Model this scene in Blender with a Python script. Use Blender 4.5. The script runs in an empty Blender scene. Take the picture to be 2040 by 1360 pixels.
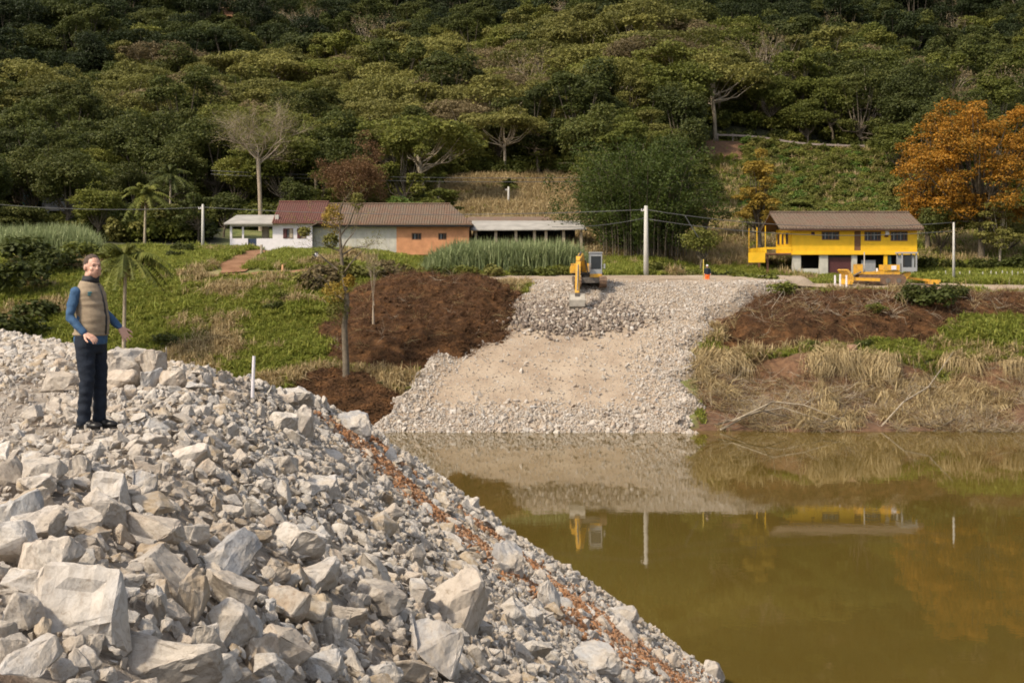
import bpy, bmesh, math, random
import numpy as np
from mathutils import Vector, Matrix, Euler, noise as mnoise
R = math.radians
sc = bpy.context.scene
col = sc.collection
# ---------------------------------------------------------------- camera, sky, sun, exposure
CAMZ = 11.0; F = 2833.3; UH = 530.0
cd = bpy.data.cameras.new('camera'); cam = bpy.data.objects.new('camera', cd); col.objects.link(cam)
cam.location = (0, 0, CAMZ); cam.rotation_euler = (R(90), 0, 0)
cd.lens = 50; cd.sensor_width = 36; cd.shift_y = -(680 - UH) / 2040
cd.clip_start = 0.1; cd.clip_end = 4000
sc.camera = cam
SUN_EL, SUN_AZ = 47, 232        # azimuth clockwise from +Y; 232 = behind the camera to the left
w = bpy.data.worlds.new('World'); sc.world = w; w.use_nodes = True
nt = w.node_tree; bg = nt.nodes['Background']
sky = nt.nodes.new('ShaderNodeTexSky'); sky.sky_type = 'NISHITA'; sky.sun_disc = False
sky.sun_elevation = R(SUN_EL); sky.sun_rotation = R(SUN_AZ)
sky.dust_density = 3.0; sky.air_density = 1.0; sky.ozone_density = 0.6
hs_ = nt.nodes.new('ShaderNodeHueSaturation'); hs_.inputs['Saturation'].default_value = .45   # thin broken cloud whitens the sky
nt.links.new(sky.outputs[0], hs_.inputs['Color']); nt.links.new(hs_.outputs[0], bg.inputs[0]); bg.inputs[1].default_value = 0.15
sd = bpy.data.lights.new('sun', 'SUN'); so = bpy.data.objects.new('sun', sd); col.objects.link(so)
sd.energy = 3.25; sd.angle = R(4.0); sd.color = (1.0, 0.86, 0.66)
sv = Vector((math.sin(R(SUN_AZ)) * math.cos(R(SUN_EL)), math.cos(R(SUN_AZ)) * math.cos(R(SUN_EL)), math.sin(R(SUN_EL))))
so.rotation_euler = sv.to_track_quat('Z', 'Y').to_euler(); so.location = (-60, -60, 90)
sc.view_settings.view_transform = 'Standard'; sc.view_settings.look = 'None'
sc.view_settings.exposure = 0.36; sc.view_settings.gamma = 1.0; sc.view_settings.use_curve_mapping = False
sc.render.engine = 'CYCLES'
try:
    sc.cycles.max_bounces = 5; sc.cycles.diffuse_bounces = 3; sc.cycles.glossy_bounces = 3
    sc.cycles.transparent_max_bounces = 4; sc.cycles.use_denoising = True; sc.cycles.filter_width = 1.8
except Exception: pass

rng = np.random.default_rng(7)
random.seed(7)
def px(u, v, d): return Vector(((u - 1020) / F * d, d, CAMZ - (v - UH) / F * d))
# ---------------------------------------------------------------- object helpers
def tag(o, label=None, cat=None, group=None, kind=None):
    if label: o['label'] = label
    if cat: o['category'] = cat
    if group: o['group'] = group
    if kind: o['kind'] = kind
    return o
def empty(name, loc, rz=0, label=None, cat=None, group=None):
    o = bpy.data.objects.new(name, None); col.objects.link(o); o.location = loc; o.rotation_euler = (0, 0, rz)
    o.empty_display_size = 0.3
    return tag(o, label, cat, group)
def children(o): return [c for c in bpy.data.objects if c.parent == o]
def copy_tree(o, parent=None, kids=None):
    c = o.copy(); col.objects.link(c); c.parent = parent
    for ch in (kids if kids is not None else children(o)): copy_tree(ch, c)
    return c
def mesh_np(name, V, Fc, mats=(), mi=None, smooth=False):
    """V (n,3); Fc (m,k) array or list of arrays."""
    me = bpy.data.meshes.new(name)
    V = np.asarray(V, dtype=np.float32)
    if isinstance(Fc, np.ndarray): Fl = [Fc]
    else: Fl = [np.asarray(f) for f in Fc if len(f)]
    tot = sum(f.size for f in Fl); nf = sum(len(f) for f in Fl)
    me.vertices.add(len(V)); me.vertices.foreach_set('co', V.ravel())
    me.loops.add(tot); me.loops.foreach_set('vertex_index', np.concatenate([f.ravel() for f in Fl]).astype(np.int32))
    me.polygons.add(nf)
    sizes = np.concatenate([np.full(len(f), f.shape[1]) for f in Fl])
    st = np.concatenate([[0], np.cumsum(sizes)[:-1]]).astype(np.int32)
    me.polygons.foreach_set('loop_start', st)
    if mi is not None: me.polygons.foreach_set('material_index', np.asarray(mi, dtype=np.int32))
    if smooth: me.polygons.foreach_set('use_smooth', np.ones(nf, dtype=bool))
    me.update(calc_edges=True); me.validate()
    for m in mats: me.materials.append(m)
    return me
def link(name, me, parent=None, **k):
    o = bpy.data.objects.new(name, me); col.objects.link(o); o.parent = parent
    return tag(o, **k)

class MB:
    def __init__(s): s.v = []; s.f = []; s.m = []; s.cm = 0; s.xf = Matrix()
    def add(s, vs, fs):
        b = len(s.v); s.v += [tuple(s.xf @ Vector(p)) for p in vs]; s.f += [tuple(i + b for i in f) for f in fs]; s.m += [s.cm] * len(fs); return s
    def box(s, a, b):
        x0, y0, z0 = a; x1, y1, z1 = b
        return s.add([(x0,y0,z0),(x1,y0,z0),(x1,y1,z0),(x0,y1,z0),(x0,y0,z1),(x1,y0,z1),(x1,y1,z1),(x0,y1,z1)],
                     [(0,3,2,1),(4,5,6,7),(0,1,5,4),(1,2,6,5),(2,3,7,6),(3,0,4,7)])
    def bar(s, p, q, w, h=None, up=(0, 0, 1)):
        h = h or w; p = Vector(p); q = Vector(q); d = (q - p).normalized(); u = Vector(up)
        if abs(d.dot(u)) > .98: u = Vector((0, 1, 0))
        sx = d.cross(u).normalized() * w / 2; sy = sx.cross(d).normalized() * h / 2
        vs = [p-sx-sy, p+sx-sy, p+sx+sy, p-sx+sy, q-sx-sy, q+sx-sy, q+sx+sy, q-sx+sy]
        return s.add(vs, [(0,1,2,3),(4,7,6,5),(0,4,5,1),(1,5,6,2),(2,6,7,3),(3,7,4,0)])
    def tube(s, pts, rad, n=6, cap=True):
        pts = [Vector(p) for p in pts]
        if not hasattr(rad, '__len__'): rad = [rad] * len(pts)
        vs = []; fs = []
        prev = None
        for i, p in enumerate(pts):
            d = (pts[min(i+1, len(pts)-1)] - pts[max(i-1, 0)])
            d = d.normalized() if d.length > 1e-9 else Vector((0, 0, 1))
            if prev is None:
                a = d.cross(Vector((0, 0, 1)) if abs(d.z) < .9 else Vector((1, 0, 0))).normalized()
            else:
                a = prev - d * prev.dot(d)
                a = a.normalized() if a.length > 1e-6 else d.orthogonal().normalized()
            prev = a; b = d.cross(a)
            for k in range(n):
                t = 2 * math.pi * k / n
                vs.append(p + (a * math.cos(t) + b * math.sin(t)) * rad[i])
        for i in range(len(pts) - 1):
            for k in range(n):
                fs.append((i*n+k, i*n+(k+1) % n, (i+1)*n+(k+1) % n, (i+1)*n+k))
        if cap:
            fs.append(tuple(range(n-1, -1, -1))); fs.append(tuple((len(pts)-1)*n+k for k in range(n)))
        return s.add(vs, fs)
    def ring(s, secs, n=20):
        """secs: (cx,cy,cz,rx,ry) horizontal elliptical rings bottom to top"""
        vs = []; fs = []
        for (cx, cy, cz, rx, ry) in secs:
            for k in range(n):
                t = 2*math.pi*k/n; vs.append((cx + rx*math.cos(t), cy + ry*math.sin(t), cz))
        for i in range(len(secs)-1):
            for k in range(n): fs.append((i*n+k, i*n+(k+1) % n, (i+1)*n+(k+1) % n, (i+1)*n+k))
        fs.append(tuple(range(n-1, -1, -1))); fs.append(tuple((len(secs)-1)*n+k for k in range(n)))
        return s.add(vs, fs)
    def ell(s, c, r, n=12, m=8, rot=None):
        vs = []; fs = []; rot = rot or Matrix.Identity(3); c = Vector(c)
        for i in range(1, m):
            a = math.pi*i/m
            for k in range(n):
                t = 2*math.pi*k/n
                vs.append(c + rot @ Vector((r[0]*math.sin(a)*math.cos(t), r[1]*math.sin(a)*math.sin(t), r[2]*math.cos(a))))
        T = len(vs); vs.append(c + rot @ Vector((0, 0, r[2]))); vs.append(c + rot @ Vector((0, 0, -r[2])))
        for i in range(m-2):
            for k in range(n): fs.append((i*n+k, (i+1)*n+k, (i+1)*n+(k+1) % n, i*n+(k+1) % n))
        for k in range(n): fs.append((T, k, (k+1) % n)); fs.append((T+1, (m-2)*n+(k+1) % n, (m-2)*n+k))
        return s.add(vs, fs)
    def limb(s, pts, rads, n=14):
        """tube with round ends and joints for later remeshing"""
        s.tube(pts, rads, n)
        for p, r in zip(pts, rads): s.ell(p, (r*.99, r*.99, r*.99), n, 8)
        return s
    def prism(s, prof, y0, y1):
        """profile in x,z extruded along y"""
        n = len(prof)
        vs = [(x, y0, z) for x, z in prof] + [(x, y1, z) for x, z in prof]
        fs = [tuple(range(n)), tuple(range(2*n-1, n-1, -1))] + [(k, k+n, (k+1) % n+n, (k+1) % n) for k in range(n)]
        return s.add(vs, fs)
    def mesh(s, name, mats, smooth=False):
        me = bpy.data.meshes.new(name); me.from_pydata(s.v, [], s.f)
        if not isinstance(mats, (list, tuple)): mats = [mats]
        for m in mats: me.materials.append(m)
        me.polygons.foreach_set('material_index', s.m)
        if smooth: me.polygons.foreach_set('use_smooth', [True]*len(me.polygons))
        bm = bmesh.new(); bm.from_mesh(me); bmesh.ops.recalc_face_normals(bm, faces=bm.faces); bm.to_mesh(me); bm.free()
        me.update(); return me
    def build(s, name, mats, parent=None, smooth=False, **k):
        return link(name, s.mesh(name, mats, smooth), parent, **k)

# ---------------------------------------------------------------- material helpers
class NT:
    def __init__(s, name):
        s.m = bpy.data.materials.new(name); s.m.use_nodes = True; s.t = s.m.node_tree
        s.b = s.t.nodes['Principled BSDF']; s.out = s.t.nodes['Material Output']
    def n(s, ty, **k):
        nd = s.t.nodes.new('ShaderNode' + ty)
        for a, b in k.items():
            if a.startswith('i_'): nd.inputs[a[2:].replace('_', ' ')].default_value = b
            else: setattr(nd, a, b)
        return nd
    def l(s, a, b): s.t.links.new(a, b)
    def pos(s):
        return s.n('NewGeometry').outputs['Position']
    def obj(s): return s.n('TexCoord').outputs['Object']
    def noise(s, vec, scale, detail=4, rough=.55):
        nd = s.n('TexNoise'); nd.inputs['Scale'].default_value = scale; nd.inputs['Detail'].default_value = detail
        nd.inputs['Roughness'].default_value = rough; s.l(vec, nd.inputs['Vector']); return nd.outputs['Fac']
    def ramp(s, fac, stops, interp='LINEAR'):
        nd = s.n('ValToRGB'); cr = nd.color_ramp; cr.interpolation = interp
        while len(cr.elements) < len(stops): cr.elements.new(.5)
        for e, (p, c) in zip(cr.elements, stops): e.position = p; e.color = (*c, 1) if len(c) == 3 else c
        s.l(fac, nd.inputs[0]); return nd.outputs[0]
    def mix(s, fac, a, b, mode='MIX'):
        nd = s.n('Mix', data_type='RGBA', blend_type=mode)
        for sock, val in ((0, fac), (6, a), (7, b)):
            if hasattr(val, 'links'): s.l(val, nd.inputs[sock])
            elif sock == 0: nd.inputs[0].default_value = val
            else: nd.inputs[sock].default_value = (*val, 1)
        return nd.outputs[2]
    def math(s, op, a, b=0.0, clamp=False):
        nd = s.n('Math', operation=op, use_clamp=clamp)
        for k, v in ((0, a), (1, b)):
            if hasattr(v, 'links'): s.l(v, nd.inputs[k])
            else: nd.inputs[k].default_value = v
        return nd.outputs[0]
    def bump(s, h, strength=.5, dist=.05):
        nd = s.n('Bump'); nd.inputs['Strength'].default_value = strength; nd.inputs['Distance'].default_value = dist
        s.l(h, nd.inputs['Height']); s.l(nd.outputs[0], s.b.inputs['Normal'])
    def col(s, c):
        if hasattr(c, 'links'): s.l(c, s.b.inputs['Base Color'])
        else: s.b.inputs['Base Color'].default_value = (*c, 1)
    def rough(s, r): s.b.inputs['Roughness'].default_value = r
def simple(name, c, rough=.7, var=.15, scale=6, metal=0, bump=.15, spec=.3):
    t = NT(name); p = t.obj(); nz = t.noise(p, scale, 5)
    a = tuple(x*(1-var) for x in c); b = tuple(min(1, x*(1+var)) for x in c)
    t.col(t.ramp(nz, [(.3, a), (.7, b)])); t.rough(rough); t.b.inputs['Metallic'].default_value = metal
    t.b.inputs['Specular IOR Level'].default_value = spec
    if bump: t.bump(t.noise(p, scale*6, 3), bump, .02)
    return t.m
def leafmat(name, stops, objvar=.35, trans=.3):
    """stops: colours drawn per leaf clump; object random shifts value"""
    t = NT(name); g = t.n('NewGeometry'); oi = t.n('ObjectInfo')
    big = t.noise(t.obj(), .35, 2)
    f = t.math('ADD', t.math('MULTIPLY', g.outputs['Random Per Island'], .45), t.math('MULTIPLY', oi.outputs['Random'], .35))
    f = t.math('ADD', f, t.math('MULTIPLY', t.math('SUBTRACT', big, .3), .5), True)
    c = t.ramp(f, stops)
    v = t.math('ADD', t.math('MULTIPLY', t.math('FRACT', t.math('MULTIPLY', oi.outputs['Random'], 7.31)), objvar), 1-objvar/2)
    c = t.mix(1.0, c, (1, 1, 1), 'MULTIPLY')
    hv = t.n('HueSaturation'); t.l(c, hv.inputs['Color']); t.l(v, hv.inputs['Value'])
    c = hv.outputs[0]
    t.col(c); t.rough(.6); t.b.inputs['Specular IOR Level'].default_value = .25
    tr = t.n('BsdfTranslucent'); t.l(c, tr.inputs[0]); mx = t.n('MixShader'); mx.inputs[0].default_value = trans
    t.l(t.b.outputs[0], mx.inputs[1]); t.l(tr.outputs[0], mx.inputs[2]); t.l(mx.outputs[0], t.out.inputs[0])
    return t.m
M = {}
M['leaf_dark'] = leafmat('leaf_dark', [(0, (0.034, 0.044, 0.010)), (.5, (0.072, 0.085, 0.018)), (1, (0.136, 0.134, 0.031))])
M['leaf_green'] = leafmat('leaf_green', [(0, (0.064, 0.079, 0.014)), (.5, (0.134, 0.146, 0.026)), (1, (0.223, 0.206, 0.043))])
M['leaf_olive'] = leafmat('leaf_olive', [(0, (.085, .088, .020)), (.5, (.165, .160, .038)), (1, (.255, .225, .060))])
M['leaf_brown'] = leafmat('leaf_brown', [(0, (.105, .080, .036)), (.5, (.17, .13, .062)), (1, (.24, .185, .095))])
M['leaf_bright'] = leafmat('leaf_bright', [(0, (.05, .09, .014)), (.5, (.10, .16, .025)), (1, (.17, .22, .045))], .2)
M['leaf_orange'] = leafmat('leaf_orange', [(0, (.07, .07, .014)), (.15, (.14, .10, .018)), (.32, (.34, .16, .018)), (.72, (.50, .235, .022)), (1, (.40, .28, .045))], .1)
M['leaf_cloud_shade'] = leafmat('leaf_cloud_shade', [(0, (.014, .022, .007)), (.5, (.030, .042, .012)), (1, (.058, .070, .020))])  # near-black foliage: cloud shade painted into the leaf colour
M['leaf_rust'] = leafmat('leaf_rust', [(0, (.10, .055, .025)), (.5, (.20, .11, .05)), (1, (.30, .175, .085))], .2)
M['leaf_yellow'] = leafmat('leaf_yellow', [(0, (.13, .11, .02)), (.5, (.30, .21, .035)), (1, (.36, .23, .03))], .1)
M['grass_green'] = leafmat('grass_green', [(0, (0.114, 0.146, 0.019)), (.5, (0.218, 0.243, 0.039)), (1, (0.389, 0.346, 0.083))], .3)
M['grass_dry'] = leafmat('grass_dry', [(0, (.22, .155, .065)), (.5, (.40, .30, .15)), (1, (.56, .45, .26))], .3)
M['reed'] = leafmat('reed', [(0, (.12, .15, .05)), (.5, (.23, .27, .12)), (1, (.38, .40, .21))], .3)
M['twig'] = leafmat('twig', [(0, (.05, .024, .012)), (.5, (.115, .055, .025)), (1, (.22, .12, .06))], .3, 0)
M['bark'] = simple('bark', (.13, .105, .075), .9, .35, 3, bump=.5)
M['bark_pale'] = simple('bark_pale', (.36, .30, .22), .9, .25, 3, bump=.4)
M['twig_grey'] = simple('twig_grey', (.33, .265, .195), .9, .2, 1)
M['twig_red'] = simple('twig_red', (.30, .18, .11), .9, .25, 1)

def rockmat(name, stops, tint=None):
    t = NT(name); oi = t.n('ObjectInfo'); p = t.obj(); wp = t.pos()
    base = t.ramp(oi.outputs['Random'], stops)
    n1 = t.noise(p, 2.2, 6, .65); n2 = t.noise(p, 14, 5, .7); n3 = t.noise(wp, .8, 3)
    c = t.mix(t.ramp(n1, [(.42, (0, 0, 0)), (.62, (1, 1, 1))]), base, (.48, .43, .37), 'MIX') if tint is None else t.mix(t.ramp(n1, [(.4, (0,0,0)), (.65, (1,1,1))]), base, tint)
    dk = t.ramp(n2, [(.30, (.66, .63, .60)), (.5, (.97, .97, .97)), (.75, (1.08, 1.08, 1.08))])
    c = t.mix(1.0, c, dk, 'MULTIPLY')
    vein = t.noise(p, 5.5, 2, .4)
    vm = t.ramp(t.math('ABSOLUTE', t.math('SUBTRACT', vein, .5)), [(0, (.70, .66, .62)), (.012, (1, 1, 1))])
    c = t.mix(.7, c, t.mix(1.0, c, vm, 'MULTIPLY'))
    dirt = t.ramp(n3, [(.48, (0, 0, 0)), (.70, (.55, .55, .55))])
    c = t.mix(dirt, c, (.34, .27, .20) if tint is None else tint)
    t.col(c); t.rough(.88); t.b.inputs['Specular IOR Level'].default_value = .25
    h = t.math('ADD', t.math('MULTIPLY', n2, .5), n1)
    t.bump(h, .55, .04)
    return t.m
M['rock'] = rockmat('rock', [(0, (.28, .25, .22)), (.12, (.42, .385, .345)), (.4, (.51, .47, .425)), (.6, (.45, .435, .42)), (.75, (.55, .51, .465)), (.85, (.40, .315, .235)), (1, (.60, .56, .515))])
M['rock_ramp'] = rockmat('rock_ramp', [(0, (.20, .15, .115)), (.3, (.31, .25, .20)), (.6, (.41, .36, .31)), (.85, (.50, .455, .41)), (1, (.34, .23, .155))])
M['rock_tan'] = rockmat('rock_tan', [(0, (.25, .19, .13)), (.5, (.36, .28, .19)), (1, (.44, .36, .26))])
M['rock_blue'] = rockmat('rock_blue', [(0, (.30, .30, .31)), (.5, (.36, .36, .365)), (1, (.43, .43, .43))])
M['clay'] = rockmat('clay', [(0, (.26, .125, .06)), (.45, (.38, .20, .10)), (.75, (.46, .31, .20)), (1, (.50, .42, .34))], (.34, .165, .08))
def groundmat(name, stops, scale=.6, fine=(18, .5), bump=.6, bd=.08):
    t = NT(name); wp = t.pos()
    a = t.noise(wp, scale, 6, .62); b = t.noise(wp, fine[0], 5, .7)
    c = t.ramp(a, stops); c = t.mix(fine[1], c, t.mix(1.0, c, t.ramp(b, [(.3, (.45, .43, .4)), (.5, (1, 1, 1)), (.72, (1.35, 1.33, 1.3))]), 'MULTIPLY'))
    t.col(c); t.rough(.95); t.b.inputs['Specular IOR Level'].default_value = .15; t.bump(t.math('ADD', a, b), bump, bd)
    return t.m
M['gravel0'] = groundmat('gravel', [(.3, (.26, .20, .15)), (.5, (.42, .36, .29)), (.7, (.50, .455, .39))], 1.3, (30, .8))
def gravelmat():
    t = NT('gravel'); wp = t.pos(); a = t.noise(wp, 1.3, 6, .62); b = t.noise(wp, 30, 5, .7); at = t.n('Attribute', attribute_name='clay')
    c = t.ramp(a, [(.3, (.24, .19, .145)), (.5, (.38, .325, .27)), (.7, (.47, .42, .365))])
    cc = t.ramp(b, [(.35, (.20, .085, .035)), (.65, (.38, .19, .09))])
    c = t.mix(t.math('MULTIPLY', at.outputs['Fac'], t.ramp(t.noise(wp, 2.5, 5), [(.38, (0, 0, 0)), (.6, (1, 1, 1))])), c, cc)
    sm = t.ramp(t.noise(wp, .7, 4), [(.58, (0, 0, 0)), (.66, (1, 1, 1))])
    c = t.mix(t.math('MULTIPLY', sm, .75), c, (.12, .075, .05))
    c = t.mix(.8, c, t.mix(1.0, c, t.ramp(b, [(.3, (.5, .48, .46)), (.5, (1, 1, 1)), (.72, (1.3, 1.28, 1.25))]), 'MULTIPLY'))
    t.col(c); t.rough(.95); t.b.inputs['Specular IOR Level'].default_value = .15; t.bump(t.math('ADD', a, b), .7, .08); return t.m
M['gravel'] = gravelmat()
M['ramp'] = groundmat('ramp', [(.3, (.26, .195, .14)), (.5, (.355, .278, .205)), (.7, (.42, .345, .265))], .35, (9, .45), .5, .1)
M['soil'] = groundmat('soil', [(.3, (.034, .018, .008)), (.48, (.080, .041, .018)), (.62, (.165, .080, .033)), (.78, (.26, .14, .06))], .9, (7, .8), 1.0, .25)
M['roadm'] = groundmat('road', [(.3, (.27, .20, .14)), (.55, (.36, .28, .20)), (.75, (.42, .36, .29))], .5, (8, .3), .3, .03)
M['path'] = groundmat('path', [(.3, (.17, .085, .045)), (.6, (.27, .15, .085))], .6, (8, .4), .4, .05)
M['white'] = simple('white', (.70, .66, .68), .8, .06, 3)
M['plaster'] = simple('plaster', (.46, .44, .38), .9, .2, 1.2)
M['brick_orange'] = simple('brick_orange', (.50, .24, .12), .9, .18, 1.5)
M['brick_line'] = simple('brick_line', (.42, .27, .17), .9, .2, 3)
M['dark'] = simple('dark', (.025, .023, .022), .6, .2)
M['glass'] = simple('glass', (.03, .035, .04), .08, .1, 2, spec=.6, bump=0)
M['maroon'] = simple('maroon', (.085, .03, .03), .6, .15)
M['woodb'] = simple('wood_brown', (.17, .085, .045), .7, .25, 3)
M['concrete'] = simple('concrete', (.46, .44, .40), .85, .12, 2)
M['grey'] = simple('grey', (.28, .28, .29), .6, .15)
M['greyroof'] = simple('grey_roof', (.33, .31, .28), .85, .2, .9)
M['cane'] = simple('cable', (.10, .10, .10), .5, .1)
M['blue'] = simple('blue_wall', (.06, .20, .28), .7, .2)
def boards(name, c, sc_, axis='z'):
    t = NT(name); p = t.obj(); sx = t.n('SeparateXYZ'); t.l(p, sx.inputs[0])
    wv = t.math('FRACT', t.math('MULTIPLY', sx.outputs[axis.upper()], sc_))
    nz = t.noise(p, 1.3, 5)
    cc = t.ramp(nz, [(.3, tuple(x*.86 for x in c)), (.7, tuple(min(1, x*1.08) for x in c))])
    ln = t.ramp(wv, [(0, (.62, .58, .5)), (.08, (1, 1, 1)), (1, (1, 1, 1))])
    t.col(t.mix(1.0, cc, ln, 'MULTIPLY')); t.rough(.6); t.bump(wv, .5, .03); return t.m
M['yellow_wall'] = boards('yellow_wall', (.86, .50, .014), 5)
def tiles(name, a, b, cdirt):
    t = NT(name); p = t.obj(); br = t.n('TexBrick'); br.inputs['Scale'].default_value = 1
    br.inputs['Brick Width'].default_value = .25; br.inputs['Row Height'].default_value = .3; br.inputs['Mortar Size'].default_value = .03
    br.inputs['Color1'].default_value = (*a, 1); br.inputs['Color2'].default_value = (*b, 1); br.inputs['Mortar'].default_value = (*(x*.4 for x in a), 1)
    t.l(p, br.inputs['Vector']); nz = t.noise(p, .9, 6, .7)
    t.col(t.mix(t.ramp(nz, [(.30, (0, 0, 0)), (.62, (1, 1, 1))]), br.outputs[0], cdirt)); t.rough(.9); t.bump(br.outputs['Fac'], -.6, .05); return t.m
M['tile_brown'] = tiles('tile_brown', (.16, .09, .062), (.23, .145, .10), (.14, .105, .072))
M['tile_red'] = tiles('tile_red', (.17, .055, .045), (.22, .085, .065), (.13, .06, .045))
M['tile_orange'] = tiles('tile_orange', (.19, .095, .06), (.27, .145, .09), (.15, .115, .08))
t = NT('machine_yellow'); p = t.obj(); g_ = t.ramp(t.noise(p, 1.6, 7, .7), [(.46, (0, 0, 0)), (.68, (.85, .85, .85))]); sx = t.n('SeparateXYZ'); t.l(p, sx.inputs[0])
c = t.mix(g_, (.68, .36, .03), (.24, .15, .075)); c = t.mix(t.ramp(t.noise(p, 11, 3), [(.60, (0, 0, 0)), (.68, (1, 1, 1))]), c, (.20, .12, .06)); t.col(c); t.rough(.5); M['cat_yellow'] = t.m
M['steel'] = simple('steel', (.16, .14, .12), .5, .3, 4, metal=.4)
M['bucket'] = simple('bucket_steel', (.44, .40, .34), .6, .2, 3)
M['track'] = simple('track_steel', (.16, .10, .065), .8, .35, 4)
M['cab'] = simple('cab_grey', (.30, .31, .32), .5, .1)
# ---------------------------------------------------------------- terrain heights
def smin(a, b, k):
    h = np.clip(.5 + .5*(b-a)/k, 0, 1); return b*(1-h) + a*h - k*h*(1-h)
def fbm(x, y, seed=0, oct=4):
    x = np.asarray(x, float); y = np.asarray(y, float); s = np.zeros(np.broadcast(x, y).shape); a = 1.; 
    r = np.random.default_rng(seed)
    for o in range(oct):
        for _ in range(3):
            th = r.uniform(0, 6.28); ph = r.uniform(0, 6.28, 2); f = (2**o)*r.uniform(.8, 1.25)
            s = s + a*np.sin((x*math.cos(th)+y*math.sin(th))*f+ph[0]+1.3*np.sin((-x*math.sin(th)+y*math.cos(th))*f*.7+ph[1]))/3
        a *= .5
    return s
RIMX = [-40, -14, -11.8, -9.4, -8, -6.8, -5.5, -4.6, -4.2, -3.95, -3.7, -3, -1.4, .5, 5.6, 9, 30]
RIMY = [46, 34, 32.7, 29, 26.5, 23, 21.2, 20.6, 20.8, 23, 27, 29.8, 32.3, 33.7, 38, 41, 60]
def zn(x, y):
    x = np.asarray(x, float); y = np.asarray(y, float)
    P = 9.36 + .05*fbm(x*.8, y*.8, 3, 3) + 0*x
    S = 8.25 - .78*x - .105*y + .16*fbm(x*.7, y*.7, 5, 3)
    z = smin(P, S, .5)
    z = z + .12*np.exp(-(((x+5.2)/1.0)**2+((y-20)/1.0)**2))
    ry = np.interp(x, RIMX, RIMY); t = y - ry
    drop = .78*np.where(t > 0, t, 0) 
    z = z - drop
    return np.maximum(z, -3)
MY = [60, 85, 93, 95, 97, 101, 104, 106, 108, 113, 118, 124, 128, 135, 142, 150, 170, 185, 200, 228, 234, 260, 300, 350, 400, 500, 600, 750, 900, 1150, 1500]
LZ = [-4, -3, -.5, .2, 1.0, 2.5, 3.8, 4.5, 5.2, 7.1, 8.8, 10.4, 11.2, 11.9, 12.4, 12.75, 14.5, 16.6, 19, 24.5, 25.5, 31, 40, 54, 72, 114, 160, 235, 325, 480, 700]
CZ = [-4, -3, -.8, 0, .8, 2.36, 3.54, 4.3, 5.1, 7.07, 9.03, 9.4, 9.8, 10.4, 10.9, 11.8, 15.5, 18, 20.5, 26, 27, 32, 41, 55, 73, 115, 161, 236, 326, 480, 700]
RZ = [-4, -3, -.8, .05, .35, 1.0, 2.0, 4.05, 4.5, 6.6, 8.15, 8.75, 9.05, 9.6, 10.1, 11, 14.5, 18, 21.5, 29.6, 30, 36, 44, 57, 75, 117, 163, 238, 328, 480, 700]
def lipw(x): return .9*np.sin(x*.33+.5)+.55*np.sin(x*.93)+.25*np.sin(x*2.1)
def zf(x, y, n=True):
    x = np.asarray(x, float); y = np.asarray(y, float)
    y0 = y; y = y + np.clip((x-14)/3, 0, 1)*np.clip((y-96)/4, 0, 1)*np.clip((113-y)/4, 0, 1)*lipw(x)
    l = np.interp(y, MY, LZ); c = np.interp(y, MY, CZ); r = np.interp(y, MY, RZ)
    u = x*110/np.maximum(y, 110) if False else x
    a = np.clip((u + 16)/8, 0, 1); a = a*a*(3-2*a); b = np.clip((u - 13)/5, 0, 1); b = b*b*(3-2*b)
    z = l*(1-a) + c*a; z = z*(1-b) + r*b
    if n:
        amp = np.interp(y, [90, 100, 150, 200, 300, 600, 1200], [.1, .22, .25, .8, 4, 12, 25])
        z = z + amp*fbm(x*.35/np.interp(y, [100, 160, 300, 600], [1, 2, 7, 18]), y*.35/np.interp(y, [100, 160, 300, 600], [1, 2, 7, 18]), 11, 3)
        z = z + np.where((y > 195) & ~((x > 18) & (y < 236)), np.clip((y-195)/100, 0, 1)*6*np.sin(x*.035+.8), 0)*np.clip(1-(y-500)/400, 0, 1)
    return z
def grid(x0, x1, nx, y0, y1, ny, fn, xs=None, ys=None):
    xs = np.linspace(x0, x1, nx) if xs is None else xs; ys = np.linspace(y0, y1, ny) if ys is None else ys
    nx, ny = len(xs), len(ys)
    X, Y = np.meshgrid(xs, ys); Z = fn(X, Y)
    V = np.stack([X, Y, Z], -1).reshape(-1, 3)
    i = np.arange((ny-1)*nx).reshape(ny-1, nx)[:, :-1].ravel()
    return V, np.stack([i, i+1, i+nx+1, i+nx], 1)
def raycast(u, v, fn, d0, d1):
    """walk the view ray of pixel (u,v) down to a surface"""
    d = np.linspace(d0, d1, 1500); z = CAMZ - (v-UH)/F*d; g = fn((u-1020)/F*d, d)
    k = np.argmax(z <= g); k = k if z[k] <= g[k] else len(d)-1
    return np.array([(u-1020)/F*d[k], d[k], g[k]])

# near bank ground
V, Q = grid(-45, 14, 420, -6, 56, 440, lambda x, y: zn(x, y) - .06 + .03*fbm(x*4, y*4, 8, 3))
me = mesh_np('rubble_bank', V, Q, [M['gravel']], smooth=True)
A = me.attributes.new('clay', 'FLOAT', 'POINT'); A.data.foreach_set('value', (np.exp(-((V[:, 1]-26.9-.12*V[:, 0])/(1.7+.5*np.clip(V[:, 0], 0, 4)))**2)*(V[:, 0] > -4.2)).astype(np.float32))
rubble_bank = link('rubble_bank', me, kind='structure')
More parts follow.
